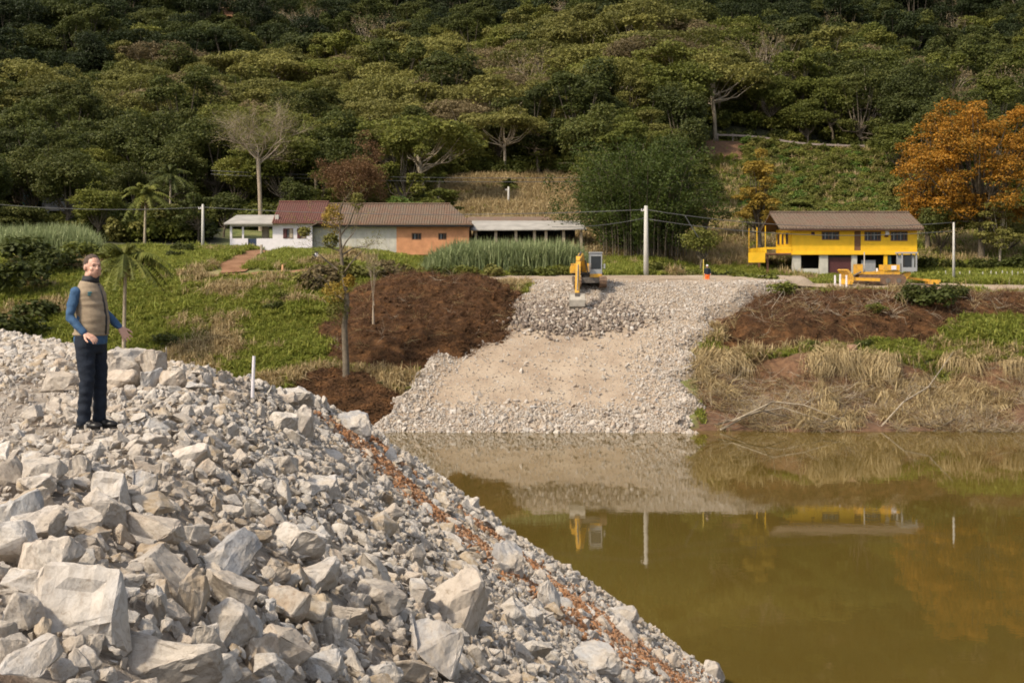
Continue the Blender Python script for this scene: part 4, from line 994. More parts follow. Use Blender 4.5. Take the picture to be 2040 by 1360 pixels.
# ---------------------------------------------------------------- grasses
def tuft(seed, n, H, mat, lean=.4, wd=.03, dirv=None):
    rg = np.random.default_rng(seed); Vv, Ff = [], []
    for _ in range(n):
        a = rg.uniform(0, 6.28); l = abs(rg.normal())*lean; h = H*rg.uniform(.55, 1.15); d = Vector((math.cos(a), math.sin(a), 0)); 
        if dirv is not None: d = (d*.5+Vector(dirv)).normalized()
        p = Vector((rg.normal()*.22, rg.normal()*.22, 0))*H*.9; s_ = Vector((-d.y, d.x, 0))*wd*rg.uniform(.6, 1.4)
        m = p+d*l*h*.45+Vector((0, 0, h*.62)); t_ = p+d*l*h*1.25+Vector((0, 0, h*(1-l*.45)))
        if dirv is not None: m = p+d*h*.35+Vector((0, 0, h*.10)); t_ = p+d*h*.62+Vector((0, 0, -h*rg.uniform(.5, .95)))
        b = len(Vv); Vv += [p-s_, p+s_, m+s_*.8, m-s_*.8, t_]; Ff.append((b, b+1, b+2, b+3)); Ff.append((b+3, b+2, b+4))
    me = bpy.data.meshes.new('tuft'); me.from_pydata([tuple(v) for v in Vv], [], Ff); me.materials.append(mat); return me
C_grass = source_collection('grass_source', [tuft(i, 26, .42, M['grass_green'], .7, .028) for i in range(4)]+[tuft(10+i, 24, .62, M['grass_dry'], .8, .024) for i in range(3)])
n = 86000; y = rng.uniform(96, 150, n); u = rng.uniform(-380, 2180, n); x = (u-1020)/F*y; X_, Y_ = x, y
inramp = (x > np.interp(y, RYP, XL)+.2) & (x < np.interp(y, RYP, XR)-.2) & (y < 128)
inheap = (hl(x, y) > zf(x, y)+.25) & (x > -18) & (x < 4) & (y < 124) | (hr(x, y) > zf(x, y)+.10) & (x > 11) & (y < 124) | (hs(x, y) > zf(x, y)+.2) & (x < -6) & (x > -18) & (y < 104)
road = (y > 122.5) & (y < 131) & (x > -5); path = ((np.abs(y-124) < 1.2) & (x < -9) & (x > -27)) | ((np.abs(x+25) < 1.3) & (y > 123)); bank = (x > 13) & (y < 106)
ok = ~(inramp | inheap | road | path | bank); x, y = x[ok], y[ok]; n = len(x); u = 1020+F*x/y
f = fbm(x*.35, y*.35, 81, 4)-.34+.5*np.exp(-((y-101)/4)**2)*(x < 10)*1.6+.6*((u > 280) & (u < 460) & (y > 117) & (y < 128))+((u > 1380) & (u < 1700) & (y < 112))*.8-.5*(y > 130)-.3*((u < 350) & (y < 125))
dryt = f > .35+rng.normal(0, .25, n); s = rng.uniform(.7, 1.5, n)*np.where(dryt, 1.1, 1)*(1+.5*(fbm(x*.5, y*.5, 82, 2) > .6))
scatter('meadow_grass', np.stack([x, y, zf(x, y)-.03], 1), np.stack([rng.normal(0, .15, n), rng.normal(0, .15, n), rng.uniform(0, 6.28, n)], 1), s, np.where(dryt, rng.integers(4, 7, n), rng.integers(0, 4, n)), C_grass, kind='stuff', label='green and straw coloured grass over the river bank and fields', cat='grass')
n = 26000; y = rng.uniform(150, 232, n); u = rng.uniform(860, 2080, n); x = (u-1020)/F*y
ok = ((u < 1185) & (y < 216)) | ((u > 1370) & (y < 236)) | ((u > 1100) & (y < 160)); x, y, u = x[ok], y[ok], u[ok]; n = len(x); dryt = rng.uniform(size=n) < np.where(u < 1185, .85, np.where((u < 1560) & (y < 190), .6, .22)); red = (u > 1380) & (u < 1640) & (y > 219) & (y < 231) & (fbm(x*.15, y*.2, 88, 2) > -.3)
x, y, u, dryt = x[~red], y[~red], u[~red], dryt[~red]; n = len(x)
scatter('field_grass', np.stack([x, y, zf(x, y)-.03], 1), np.stack([rng.normal(0, .15, n), rng.normal(0, .15, n), rng.uniform(0, 6.28, n)], 1), rng.uniform(1.0, 2.2, n), np.where(dryt, rng.integers(4, 7, n), rng.integers(0, 4, n)), C_grass, kind='stuff', label='rough dry grass on the fields behind the houses', cat='grass')
# drooping straw on the cut river bank
C_straw = source_collection('straw_source', [tuft(30+i, 30, 1.25, M['grass_dry'], .7, .02, (0, -1, 0)) for i in range(4)]+[tuft(40+i, 26, .9, M['grass_dry'], .9, .02) for i in range(2)])
n = 4600; x = rng.uniform(13.5, 50, n); y = 106.1-lipw(x)*np.clip((x-14)/3, 0, 1)+rng.normal(0, .4, n); k2 = int(n*.5)
y[:k2] = rng.uniform(95.3, 105.5, k2); keep = np.ones(n, bool); keep[:k2] = fbm(x[:k2]*.4, y[:k2]*.4, 91, 3) > .12
keep[k2:] = (fbm(x[k2:]*.8, 0*x[k2:], 92, 3) > -.3)
x, y = x[keep], y[keep]; n = len(x)
scatter('hanging_straw', np.stack([x, y, zf(x, y)+.06], 1), np.stack([rng.normal(0, .25, n), rng.normal(0, .3, n), rng.normal(0, .8, n)], 1), rng.uniform(.25, 1.0, n)**1.3*1.6, np.where(y > 104.4-lipw(x), rng.integers(0, 4, n), rng.integers(0, 6, n)), C_straw, kind='stuff', label='pale dry straw hanging over the eroded right bank', cat='dry grass')
n = 5200; x = rng.uniform(12.8, 50, n); y = np.where(rng.uniform(size=n) < .5, 94.6+np.abs(rng.normal(0, 2.5, n)), rng.uniform(95, 106.5, n)); keep = (y < 105.9) & (fbm(x*.5, y*.5, 93, 3) > -.2); x, y = x[keep], y[keep]; n = len(x)
brush2 = [sticks(20+i, 12, 1.5, M[('twig', 'grass_dry', 'bark_pale', 'grass_dry')[i % 4]], .25) for i in range(8)]
C_brush2 = source_collection('bank_brush_source', brush2)
scatter('bank_brush', np.stack([x, y, zf(x, y)+.05], 1), np.stack([rng.normal(0, .25, n), rng.normal(0, .25, n), rng.uniform(0, 6.28, n)], 1), rng.uniform(.3, 1.15, n), rng.integers(0, 8, n), C_brush2, kind='stuff', label='tangle of dead twigs and washed up stems along the right waterline', cat='brush')
n = 1500; x = rng.uniform(13, 50, n); y = rng.uniform(107, 121.5, n); keep = (hr(x, y) > zf(x, y)+.1); x, y = x[keep], y[keep]; n = len(x)
n_ = rng.uniform(size=n) < .32; x, y = x[n_], y[n_]; n = len(x)
scatter('heap_brush', np.stack([x, y, hr(x, y)], 1), np.stack([rng.normal(0, .35, n), rng.normal(0, .35, n), rng.uniform(0, 6.28, n)], 1), rng.uniform(.35, 1.2, n), rng.integers(0, 8, n), C_brush2, hR, kind='stuff')
n = 700; x = rng.uniform(-16, 1, n); y = rng.uniform(103, 121.5, n); keep = (hl(x, y) > zf(x, y)+.1); x, y = x[keep], y[keep]; n = len(x)
n_ = rng.uniform(size=n) < .12; x, y = x[n_], y[n_]; n = len(x)
scatter('heap_brush', np.stack([x, y, hl(x, y)], 1), np.stack([rng.normal(0, .35, n), rng.normal(0, .35, n), rng.uniform(0, 6.28, n)], 1), rng.uniform(.3, .9, n), rng.integers(0, 8, n), C_brush2, hL, kind='stuff')
# reeds
C_reed = source_collection('reed_source', [tuft(50+i, 34, 2.6, M['reed'], .32, .055) for i in range(4)])
def reedbed(name, u0, u1, y0, y1, n, label, sc0=.8, sc1=1.25):
    y = rng.uniform(y0, y1, n); x = (rng.uniform(u0, u1, n)-1020)/F*y; e = np.minimum(1, np.minimum((1020+F*x/y-u0)/50, (u1-1020-F*x/y)/30)); 
    scatter(name, np.stack([x, y, zf(x, y)-.1], 1), np.stack([0*x, 0*x, rng.uniform(0, 6.28, n)], 1), rng.uniform(sc0, sc1, n)*(.5+.5*np.clip(e, 0, 1)), rng.integers(0, 4, n), C_reed, kind='stuff', label=label, cat='reeds')
reedbed('cane_thicket', 850, 1165, 134, 141, 620, 'tall pale green cane thicket in front of the orange brick wall', .85, 1.3)
reedbed('cane_thicket', -40, 195, 138, 152, 420, 'bank of tall yellowish cane at the left edge', .8, 1.2)
# countable shrubs
SH = [(1478, 127, 3, 1.5), (1505, 126, 0, 1.5), (1535, 125, 3, 1.5), (1575, 127, 2, 1.2), (1310, 133, 3, 1.1), (1340, 134, 0, 1.0), (1385, 134, 2, 1.2), (1430, 132, 0, 1.3),
      (880, 129, 0, 1.2), (930, 128, 2, 1.3), (985, 129, 5, 1.3), (1040, 129, 0, 1.2), (1090, 128.5, 2, 1.1), (820, 131, 5, 1.0), (770, 130, 6, 1.0), (1120, 130, 3, 1.0),
      (30, 118, 0, 2.6), (75, 112, 1, 1.6), (15, 108, 0, 2.4), (60, 106, 6, 1.2), (110, 124, 0, 2.0), (40, 128, 1, 2.4), (160, 130, 2, 1.8), (330, 107, 0, 1.0), (215, 128, 2, 1.6), (365, 140, 0, 1.1), (350, 134, 0, .8),
      (1835, 116, 0, 1.5), (1865, 114.5, 0, 1.5), (1812, 115.5, 0, 1.0), (1900, 117, 0, 1.1), (1745, 112.5, 3, .8), (1620, 107.5, 2, .6), (1560, 118, 3, 1.1), (640, 118, 6, 1.5), (615, 119, 5, 1.2), (670, 121, 6, 1.6), (720, 122, 5, 1.4), (770, 123, 6, 1.4), (800, 100.5, 5, .6), (760, 101, 0, .6), (545, 114, 0, .8), (560, 116, 3, .8),
      (700, 129, 5, .8), (740, 130, 3, .7), (1840, 148, 0, 1.4), (1900, 147, 0, 1.2), (1960, 146, 0, 1.4), (2020, 147, 0, 1.5), (1720, 108.6, 0, .7)]
shn = ['dark green', 'dark green', 'mid green', 'mid green', 'bright green', 'olive', 'brownish']
lnd = lambda u, y: ('by the ramp road end' if 1450 < u < 1600 and y > 120 else 'in the right soil heap' if u >= 1600 and y < 121 else 'under the orange trees' if u > 1800 else 'near the middle pole' if u > 1290 else 'before the cane thicket' if u > 800 and y > 125 else 'on the left soil heap' if 600 <= u <= 790 and y > 115 else 'below the sparse tree' if u > 700 else 'on the grassy left bank' if u > 300 else 'at the far left')
SH.sort(key=lambda q: q[0])
seen = {}
for (u, y, k, s) in SH: seen[(shn[k], lnd(u, y))] = seen.get((shn[k], lnd(u, y)), 0)+1
cnt = {}; ordn = ['leftmost', 'second from left', 'third from left', 'fourth from left', 'fifth from left', 'sixth from left', 'seventh from left']
for i, (u, y, k, s) in enumerate(SH):
    x = (u-1020)/F*y; key = (shn[k], lnd(u, y)); c_ = cnt.get(key, 0); cnt[key] = c_+1
    z = max(float(zf(x, y)), float(hr(x, y)) if x > 12 and y < 122 else -9, float(hl(x, y)) if -17 < x < 3 and 102 < y < 122 else -9)
    lab = '%s shrub %s' % key + ('' if seen[key] == 1 else ', %s' % ordn[c_])
    o = link('shrub', bushes[k], label=lab, cat='shrub', group='shrubs on the far bank'); o.location = (x, y, z-.15); o.rotation_euler = (0, 0, i*1.3); o.scale = (s, s, s*.8)
# drift branches at the waterline
DB = [((1435, 856), (1500, 822), (1560, 812), (1680, 850), 'long pale branch arching over the right waterline'), ((1460, 838), (1540, 800), (1600, 806), (1720, 852), 'upper pale branch arching over the right waterline'), ((1430, 845), (1520, 818), (1590, 836), (1640, 856), 'short dark branch lying low at the ramp foot'),
      ((1755, 850), (1800, 800), (1850, 770), (1900, 700), 'thin branch leaning up the eroded bank'), ((1850, 865), (1900, 835), (1960, 850), (2010, 868), 'dark driftwood at the far right waterline'), ((1640, 842), (1680, 830), (1700, 838), (1740, 858), 'forked stump end stuck in the bank mud'), ((1470, 735), (1500, 690), (1520, 640), (1560, 580), 'slender leaning stem in the right soil heap')]
for i, (a, b, c_, d_, lab) in enumerate(DB):
    m = MB(); r = np.random.default_rng(i); pts = []
    if i == 6: ds = (109, 111, 113, 116)
    elif i == 3: ds = (96, 98, 101, 104)
    else: ds = (94.6, 96, 96.5, 95)
    for (u, v), dd in zip((a, b, c_, d_), ds): pts.append(px(u, v, dd))
    m.tube(pts, [.07, .055, .045, .02], 5); tips = []
    for p in pts[:3]:
        for _ in range(3): branches(m, p, Vector((r.normal(), r.normal()*.3, abs(r.normal())*.5)).normalized(), 1.1, .02, 1, r, .6, .0, 3, 3, .3, tips)
    m.build('drift_branch', M['bark_pale'] if i in (0, 1, 3, 6) else M['bark'], None, True, label=lab, cat='branch', group='branches along the river edge')
# ---------------------------------------------------------------- buildings
def wall_x(mb, x0, x1, z0, z1, y, th, holes=()):
    """wall in the x-z plane with rectangular openings (x0,x1,z0,z1)"""
    xs = sorted({x0, x1, *[h[0] for h in holes], *[h[1] for h in holes]}); zs = sorted({z0, z1, *[h[2] for h in holes], *[h[3] for h in holes]})
    for i in range(len(xs)-1):
        run = None
        for j in range(len(zs)-1):
            cx, cz = (xs[i]+xs[i+1])/2, (zs[j]+zs[j+1])/2
            if any(h[0] < cx < h[1] and h[2] < cz < h[3] for h in holes): continue
            mb.box((xs[i], y, zs[j]), (xs[i+1], y+th, zs[j+1]))
def window(par, x0, x1, z0, z1, y, frame='woodb', glass='glass', bars=3, label=None):
    m = MB(); t_ = .09
    m.box((x0, y-.05, z1-t_), (x1, y+.06, z1)); m.box((x0, y-.05, z0), (x1, y+.06, z0+t_)); m.box((x0, y-.05, z0+t_), (x0+t_, y+.06, z1-t_)); m.box((x1-t_, y-.05, z0+t_), (x1, y+.06, z1-t_))
    w_ = m.build('window', M[frame], par)
    if label: w_['label'] = label
    MB().box((x0+t_, y+.05, z0+t_), (x1-t_, y+.08, z1-t_)).build('pane', M[glass], w_)
    for k in range(1, bars+1):
        x = x0+(x1-x0)*k/(bars+1); MB().box((x-.03, y-.02, z0+t_), (x+.03, y+.045, z1-t_)).build('mullion', M['grey' if k % 2 else frame], w_)
# yellow house
D = 142.0; s = D/F
X = lambda u, d=D: (u-1020)/F*d
Z = lambda v, d=D: CAMZ-(v-UH)/F*d
hb = empty('yellow_house', (X(1578), D, Z(545)), 0, 'bright yellow wooden house raised on pillars with a brown tiled roof', 'house')
ox, oz = X(1578), Z(545)
lx = lambda u: X(u)-ox
lz = lambda v: Z(v)-oz
zfl, ztp = lz(503), lz(454); wx1 = lx(1827)
wins = [(lx(1637), lx(1672), lz(478), lz(461)), (lx(1722), lx(1755), lz(480), lz(461)), (lx(1774), lx(1808), lz(480), lz(461))]
door = (lx(1702), lx(1715), lz(499), lz(460)); vent = (lx(1616), lx(1623), lz(468), lz(462))
m = MB(); wall_x(m, 0, wx1, zfl, ztp, 0, .15, wins+[door, vent]); m.box((0, .15, zfl), (.15, 8.5, ztp)); m.box((wx1-.15, .15, zfl), (wx1, 8.5, ztp)); m.box((0, 8.5, zfl), (wx1, 8.65, ztp)); m.build('wall', M['yellow_wall'], hb)
for i, w_ in enumerate(wins): window(hb, *w_, .02, bars=4)
MB().box((door[0], .04, door[2]), (door[1], .09, door[3])).build('door', M['woodb'], hb)
MB().box((vent[0], .04, vent[2]), (vent[1], .09, vent[3])).build('vent', M['maroon'], hb)
MB().box((lx(1763), -.28, lz(468)), (lx(1770), -.01, lz(457))).build('air_conditioner', M['white'], hb)
MB().box((lx(1762), -.12, lz(472)), (lx(1769), -.01, lz(469))).build('air_conditioner_bracket', M['maroon'], hb)
MB().box((-.1, -.12, zfl-.22), (wx1+.1, 8.9, zfl-.003)).build('floor_beam', M['yellow_wall'], hb)
# angled side: yellow gable wall and veranda on the left
sidewin = [(2.0, 3.0), (4.4, 5.2), (6.6, 7.6)]
for a, b in sidewin:
    fr = MB().box((-.06, a, zfl+.9), (-.003, b, zfl+2.0)).build('window', M['woodb'], hb); MB().box((-.075, a+.1, zfl+1.0), (-.062, b-.1, zfl+1.9)).build('pane', M['dark'], fr)
MB().box((-2.6, -.1, zfl-.22), (-.103, 10.0, zfl-.05)).build('veranda_floor', M['woodb'], hb)
m = MB()
for k in range(30): m.box((-2.62, -.05+k*.335, zfl-.05), (-2.54, .12+k*.335, zfl+.45))
m.build('veranda_railing', M['yellow_wall'], hb)
m = MB(); m.box((-2.6, -.1, zfl+.451), (-2.5, 10, zfl+.53)); m.box((-2.499, -.1, zfl+.33), (-.103, -.04, zfl+.53)); m.build('handrail', M['yellow_wall'], hb)
for y in (0, 4.9, 9.8): MB().box((-2.7, y, zfl-.04), (-2.63, y+.12, ztp+.2)).build('veranda_post', M['yellow_wall'], hb)
for y in (0.2, 5, 9.6): MB().box((-2.5, y, -.3), (-2.3, y+.2, zfl-.221)).build('pillar', M['woodb'], hb)
MB().box((-4.4, -.2, zfl-1.0), (-2.72, -.12, zfl+.0)).build('stair_panel', M['yellow_wall'], hb)
# roof: ridge parallel to the front
zr_ = lz(455); rz_ = Z(424, 147.0)-oz
m = MB(); x0, x1 = X(1558)-ox-.4, X(1840, 141.2)-ox
yf, ym, yb = -.9, 4.6, 10.2
m.add([(x0, yf, zr_), (x1, yf, zr_), (x1, ym, rz_), (x0, ym, rz_), (x1, yb, zr_), (x0, yb, zr_), (x0, yf, zr_-.12), (x1, yf, zr_-.12), (x1, ym, rz_-.14), (x0, ym, rz_-.14), (x1, yb, zr_-.12), (x0, yb, zr_-.12)],
      [(0, 1, 2, 3), (3, 2, 4, 5), (6, 9, 8, 7), (9, 11, 10, 8), (0, 6, 7, 1), (5, 4, 10, 11), (0, 3, 9, 6), (3, 5, 11, 9), (1, 7, 8, 2), (2, 8, 10, 4)])
rf = m.build('roof', M['tile_brown'], hb)
m = MB()
rr = random.Random(4)
for k in range(44): 
    xx = x0+(x1-x0)*k/43.; m.tube([(xx, yf-.03, zr_+.03), (xx, ym, rz_+.03)], .045, 5)
m.build('tile_ridges', M['tile_brown'], rf, True)
m = MB(); m.tube([(x0, ym, rz_+.06), (x1, ym, rz_+.06)], .12, 6); m.build('ridge_cap', M['tile_brown'], rf)
MB().prism([(0, 0), (9.6, 0), (4.7, 1.35)], 0, .05)
m = MB(); m.add([(-.02, 0.0, ztp), (-.02, 8.5, ztp), (-.02, 4.6, rz_-.35), (.1, 0.0, ztp), (.1, 8.5, ztp), (.1, 4.6, rz_-.35)], [(0, 1, 2), (3, 5, 4), (0, 3, 4, 1), (1, 4, 5, 2), (2, 5, 3, 0)]); m.build('gable', M['dark'], hb)
MB().box((x0+.05, yf+.03, zr_-.22), (x1-.05, yf+.08, zr_-.125)).build('fascia', M['maroon'], hb)
# lower floor
for a, b, z1 in ((1579, 1596, 514), (1633, 1650, 512), (1697, 1708, 510)): MB().box((lx(a), .1, -.3), (lx(b), .5, zfl-.225)).build('pillar', M['plaster'], hb)
MB().box((lx(1650)+.01, .3, -.2), (lx(1697)-.01, .4, zfl-.5)).build('garage_door', M['maroon'], hb)
MB().box((lx(1650)+.01, .3, zfl-.495), (lx(1697)-.01, .42, zfl-.23)).build('lintel', M['dark'], hb)
MB().box((lx(1597), .25, -.3), (lx(1632), .45, .5)).build('low_wall', M['plaster'], hb)
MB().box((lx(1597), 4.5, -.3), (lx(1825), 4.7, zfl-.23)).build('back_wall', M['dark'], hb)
MB().box((lx(1718), .35, -.1), (lx(1746), .5, 1.35)).build('low_wall', M['grey'], hb)
MB().box((lx(1761), .0, .2), (lx(1768), .2, zfl-.225)).build('pillar', M['yellow_wall'], hb)
MB().box((lx(1771), .3, .3), (lx(1777), .4, zfl-.3)).build('shutter', simple('green_shutter', (.10, .17, .15)), hb)
m = MB(); wall_x(m, lx(1788), lx(1822), -.1, zfl-.3, .1, .15, [(lx(1796), lx(1808), 1.0, 2.0)]); m.build('utility_room', M['cab'], hb)
MB().box((lx(1796), .16, 1.0), (lx(1808), .2, 2.0)).build('window', M['dark'], hb)

# white house with porch
D = 150.0; ox, oz = X(458, D), Z(497, D)
lx = lambda u: X(u, 150.0)-ox
lz = lambda v: Z(v, 150.0)-oz
wh = empty('white_house', (ox, D, oz), 0, 'white rendered house with a grey porch roof and a dark red main roof', 'house')
m = MB(); wall_x(m, 0, lx(545), lz(475), lz(447), 0, .15, [(lx(462)+.02, lx(482), lz(475), lz(451)), (lx(482)+.2, lx(543), lz(475), lz(451))]); wall_x(m, 0, lx(545), -.3, lz(475)-.002, 0, .15, [(lx(494), lx(511), .25, lz(475)-.002)])
m.box((0, .152, -.3), (.15, 4, lz(475))); m.build('porch_wall', M['white'], wh)
MB().box((lx(494), .1, .25), (lx(511), .14, lz(475)-.01)).build('gate', simple('navy', (.03, .045, .08)), wh)
MB().box((lx(515), 2.0, 0), (lx(528), 2.6, lz(447))).build('column', M['bark_pale'], wh)
m = MB(); m.add([(lx(448), -.6, lz(445)), (lx(546), -.6, lz(445)), (lx(546), 4.6, lz(425)), (lx(455), 4.6, lz(425)), (lx(448), -.6, lz(445)-.14), (lx(546), -.6, lz(445)-.14), (lx(546), 4.6, lz(425)-.14), (lx(455), 4.6, lz(425)-.14)], [(0, 1, 2, 3), (4, 7, 6, 5), (0, 4, 5, 1), (1, 5, 6, 2), (2, 6, 7, 3), (3, 7, 4, 0)]); m.build('porch_roof', M['greyroof'], wh)
h1 = (lx(564), lx(584), lz(475), lz(455)); h2 = (lx(592), lx(610), lz(475), lz(455))
m = MB(); wall_x(m, lx(545)+.001, lx(622), -.3, lz(443), -.01, .16, [h1, h2]); m.box((lx(545)+.001, .152, -.3), (lx(545)+.15, 6, lz(443))); m.build('wall', M['white'], wh)
for h in (h1, h2):
    window(wh, *h, .02, 'woodb', 'dark', 1); 
    MB().box((h[0]+.05, -.09, h[2]+.05), (h[0]+.38, -.04, h[3]-.05)).build('shutter', M['maroon'], wh)
    MB().box((h[1]-.38, -.09, h[2]+.05), (h[1]-.05, -.04, h[3]-.05)).build('shutter', M['bark_pale'], wh)
def gable_roof(par, xa, xb, yf, ym, yb, z0, z1, mat, hipl=0, hipr=0, n=40):
    m = MB(); t_ = .13
    m.add([(xa, yf, z0), (xb, yf, z0), (xb-hipr, ym, z1), (xa+hipl, ym, z1), (xb, yb, z0), (xa, yb, z0), (xa, yf, z0-t_), (xb, yf, z0-t_), (xb, yb, z0-t_), (xa, yb, z0-t_)],
          [(0, 1, 2, 3), (3, 2, 4, 5), (0, 3, 5), (1, 4, 2), (0, 6, 7, 1), (1, 7, 8, 4), (4, 8, 9, 5), (5, 9, 6, 0), (6, 9, 8, 7)])
    r_ = m.build('roof', M[mat], par); m = MB()
    for k in range(n):
        f = (k+.5)/n; xx = xa+(xb-xa)*f; te = 1.0
        if hipr and xx > xb-hipr: te = (xb-xx)/hipr
        if hipl and xx < xa+hipl: te = (xx-xa)/hipl
        m.tube([(xx, yf-.02, z0+.03), (xx, yf+(ym-yf)*te, z0+(z1-z0)*te+.03)], .05, 4)
    m.build('tile_rows', M[mat], r_, True); MB().tube([(xa+hipl, ym, z1+.05), (xb-hipr, ym, z1+.05)], .11, 6).build('ridge_cap', M[mat], r_)
    return r_
gable_roof(wh, lx(544), lx(645), -.7, 4.2, 9, lz(443), lz(399), 'tile_red', n=22)
MB().box((lx(548), -.05, lz(440)), (lx(555), .3, lz(428))).build('roof_vent', M['concrete'], wh)
# long brick building
ox, oz = X(622, 151.0), Z(500, 151.0)
lx = lambda u: X(u, 151.0)-ox
lz = lambda v: Z(v, 151.0)-oz
bb = empty('brick_building', (ox, 151.0, oz), 0, 'long low building of grey plaster and orange brick under a mossy tiled roof', 'building')
m = MB(); wall_x(m, .02, lx(790), -.4, lz(448), 0, .2, [(lx(660), lx(668), lz(470), lz(460))]); m.build('plaster_wall', M['plaster'], bb)
hw = (lx(820), lx(840), lz(478), lz(464)); hw2 = (lx(873), lx(890), lz(478), lz(464))
m = MB(); wall_x(m, lx(790)+.002, lx(934), -.4, lz(448), -.05, .25, [hw, hw2]); m.box((lx(934)-.2, .202, -.4), (lx(934), 9, lz(448))); m.build('brick_wall', M['brick_orange'], bb)
for h in (hw, hw2): window(bb, *h, .0, 'woodb', 'dark', 2)
for k in range(7): MB().box((lx(640+k*22), -.03, .1), (lx(640+k*22)+.14, -.002, lz(452))).build('wall_post', M['concrete'], bb)
gable_roof(bb, lx(628), lx(942), -.8, 4.6, 10, lz(446), lz(403), 'tile_orange', 0, 2.6, 60)
MB().box((lx(622)+.2, -.72, lz(446)-.32), (lx(940), -.66, lz(446)-.135)).build('fascia', M['dark'], bb)
# shed
ox, oz = X(935, 153.0), Z(500, 153.0)
lx = lambda u: X(u, 153.0)-ox
lz = lambda v: Z(v, 153.0)-oz
sh = empty('open_shed', (ox, 153.0, oz), 0, 'long open shed with a grey sheet roof behind the cane', 'shed')
m = MB(); m.add([(lx(938), -.5, lz(458)), (lx(1168), -.5, lz(456)), (lx(1160), 4.5, lz(437)), (lx(938), 4.5, lz(437)), (lx(938), -.5, lz(458)-.1), (lx(1168), -.5, lz(456)-.1), (lx(1160), 4.5, lz(437)-.1), (lx(938), 4.5, lz(437)-.1)], [(0, 1, 2, 3), (4, 7, 6, 5), (0, 4, 5, 1), (1, 5, 6, 2), (2, 6, 7, 3), (3, 7, 4, 0)]); m.build('sheet_roof', M['greyroof'], sh)
m = MB(); m.add([(lx(920), 4.52, lz(438)), (lx(1105), 4.52, lz(436)), (lx(1095), 7.5, lz(427)), (lx(930), 7.5, lz(427)), (lx(920), 4.52, lz(438)-.15), (lx(1105), 4.52, lz(438)-.15), (lx(1095), 7.5, lz(438)-.15), (lx(930), 7.5, lz(438)-.15)], [(0, 1, 2, 3), (4, 7, 6, 5), (0, 4, 5, 1), (1, 5, 6, 2), (2, 6, 7, 3), (3, 7, 4, 0)]); m.build('tiled_roof', M['tile_orange'], sh)
for u in (945, 985, 1025, 1062, 1085, 1120, 1155): MB().box((lx(u), 0, -1), (lx(u)+.3, .25, lz(458)-.06)).build('post', M['bark_pale'], sh)
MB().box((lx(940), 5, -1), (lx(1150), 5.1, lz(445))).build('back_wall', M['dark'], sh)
# small blue house and grey wall far left
D = 178.0; oz = float(zf(X(60, D), D))+2.0
bh = empty('blue_house', (X(58, D), D, oz), 0, 'small blue gabled house half hidden in trees at the far left', 'house')
hh = Z(392, D)-oz
MB().box((-.8, 0, -2), (.9, 4, max(.4, hh+.7))).build('wall', M['blue'], bh)
zt = Z(352, D)-oz
MB().prism([(-.8, max(.4, hh+.7)), (.9, max(.4, hh+.7)), (-.1, zt-.1)], 0, .2).build('gable', M['blue'], bh)
m = MB(); m.bar((-.1, 2, zt), (1.4, 2, zt-2.4), 4.6, .1, (1, 0, .6)); m.build('roof', simple('pinkroof', (.33, .22, .2)), bh)
gw = empty('grey_shed', (X(150, 172), 172, float(zf(X(150, 172), 172))), 0, 'long grey weathered shed wall among trees at the left', 'shed')
zb = Z(400, 172)-gw.location.z
MB().box((-4, 0, zb-1.2), (4.5, .3, zb+.55)).build('wall', M['grey'], gw); MB().box((-4.3, -.4, zb+.553), (4.8, 3, zb+.7)).build('roof', M['greyroof'], gw); MB().box((2.2, -.03, zb-1), (3.2, -.002, zb+.3)).build('doorway', M['dark'], gw)
for q in (-3.5, 0, 4): MB().box((q, 0.02, -3), (q+.3, .25, zb-1.21)).build('post', M['grey'], gw)

# ---------------------------------------------------------------- poles and wires
def pole(u, vt, vb, d, label, w=.2, arm=True):
    b = px(u, vb, d); e = empty('utility_pole', b, 0, label, 'utility pole', 'concrete utility poles'); H = (vb-vt)/F*d
    MB().tube([(0, 0, -.5), (0, 0, H*.5), (0, 0, H)], [w*.62, w*.5, w*.38], 8).build('shaft', M['concrete'], e, True)
    if arm:
        m = MB(); m.box((-.45, -.06, H-.5), (.12, .06, H-.42)); m.build('crossarm', M['concrete'], e)
        for q in (-.4, -.2, .05): MB().tube([(q, 0, H-.42), (q, 0, H-.28)], .04, 6).build('insulator', M['white'], e)
    return e, b, H
p1 = pole(1287, 410, 556, 131, 'tall pale concrete pole standing by the road in the middle', .42)
p2 = pole(404, 407, 502, 148, 'slim concrete pole left of the white house', .3)
p3 = pole(1900, 443, 557, 134, 'slim concrete pole under the orange tree right of the yellow house', .24, False)
p4 = pole(1013, 372, 416, 190, 'short far pole in the dry field above the shed', .3)
def wire(a, b, sag, label, r=.022):
    a, b = Vector(a), Vector(b); pts = []
    for k in range(17):
        t_ = k/16; p = a.lerp(b, t_); p.z -= sag*4*t_*(1-t_); pts.append(p)
    MB().tube(pts, r, 4).build('power_line', M['cane'], None, True, label=label, cat='cable', group='overhead power lines')
T = lambda p, dz=0, dx=0: p[1]+Vector((dx, 0, p[2]+dz))
wire(T(p1, -.35), T(p3, 0), .9, 'upper cable from the tall middle pole towards the orange tree', .03)
wire(T(p1, -1.2), T(p3, -.8), .9, 'lower cable from the tall middle pole past the yellow house', .03)
wire(T(p1, -.35), T(p2, -.3), .6, 'upper cable from the tall middle pole over the shed to the left', .03)
wire(T(p1, -1.1), px(1100, 452, 150), .3, 'lower cable from the tall middle pole to the shed roof', .025)
wire(T(p2, -.3), px(-60, 402, 150), .5, 'cable running from the left pole out of the picture', .03)
wire(px(420, 340, 185), px(1260, 352, 185), .5, 'upper far cable crossing in front of the woods', .035)
wire(px(420, 347, 185), px(1260, 360, 185), .5, 'lower far cable crossing in front of the woods', .035)
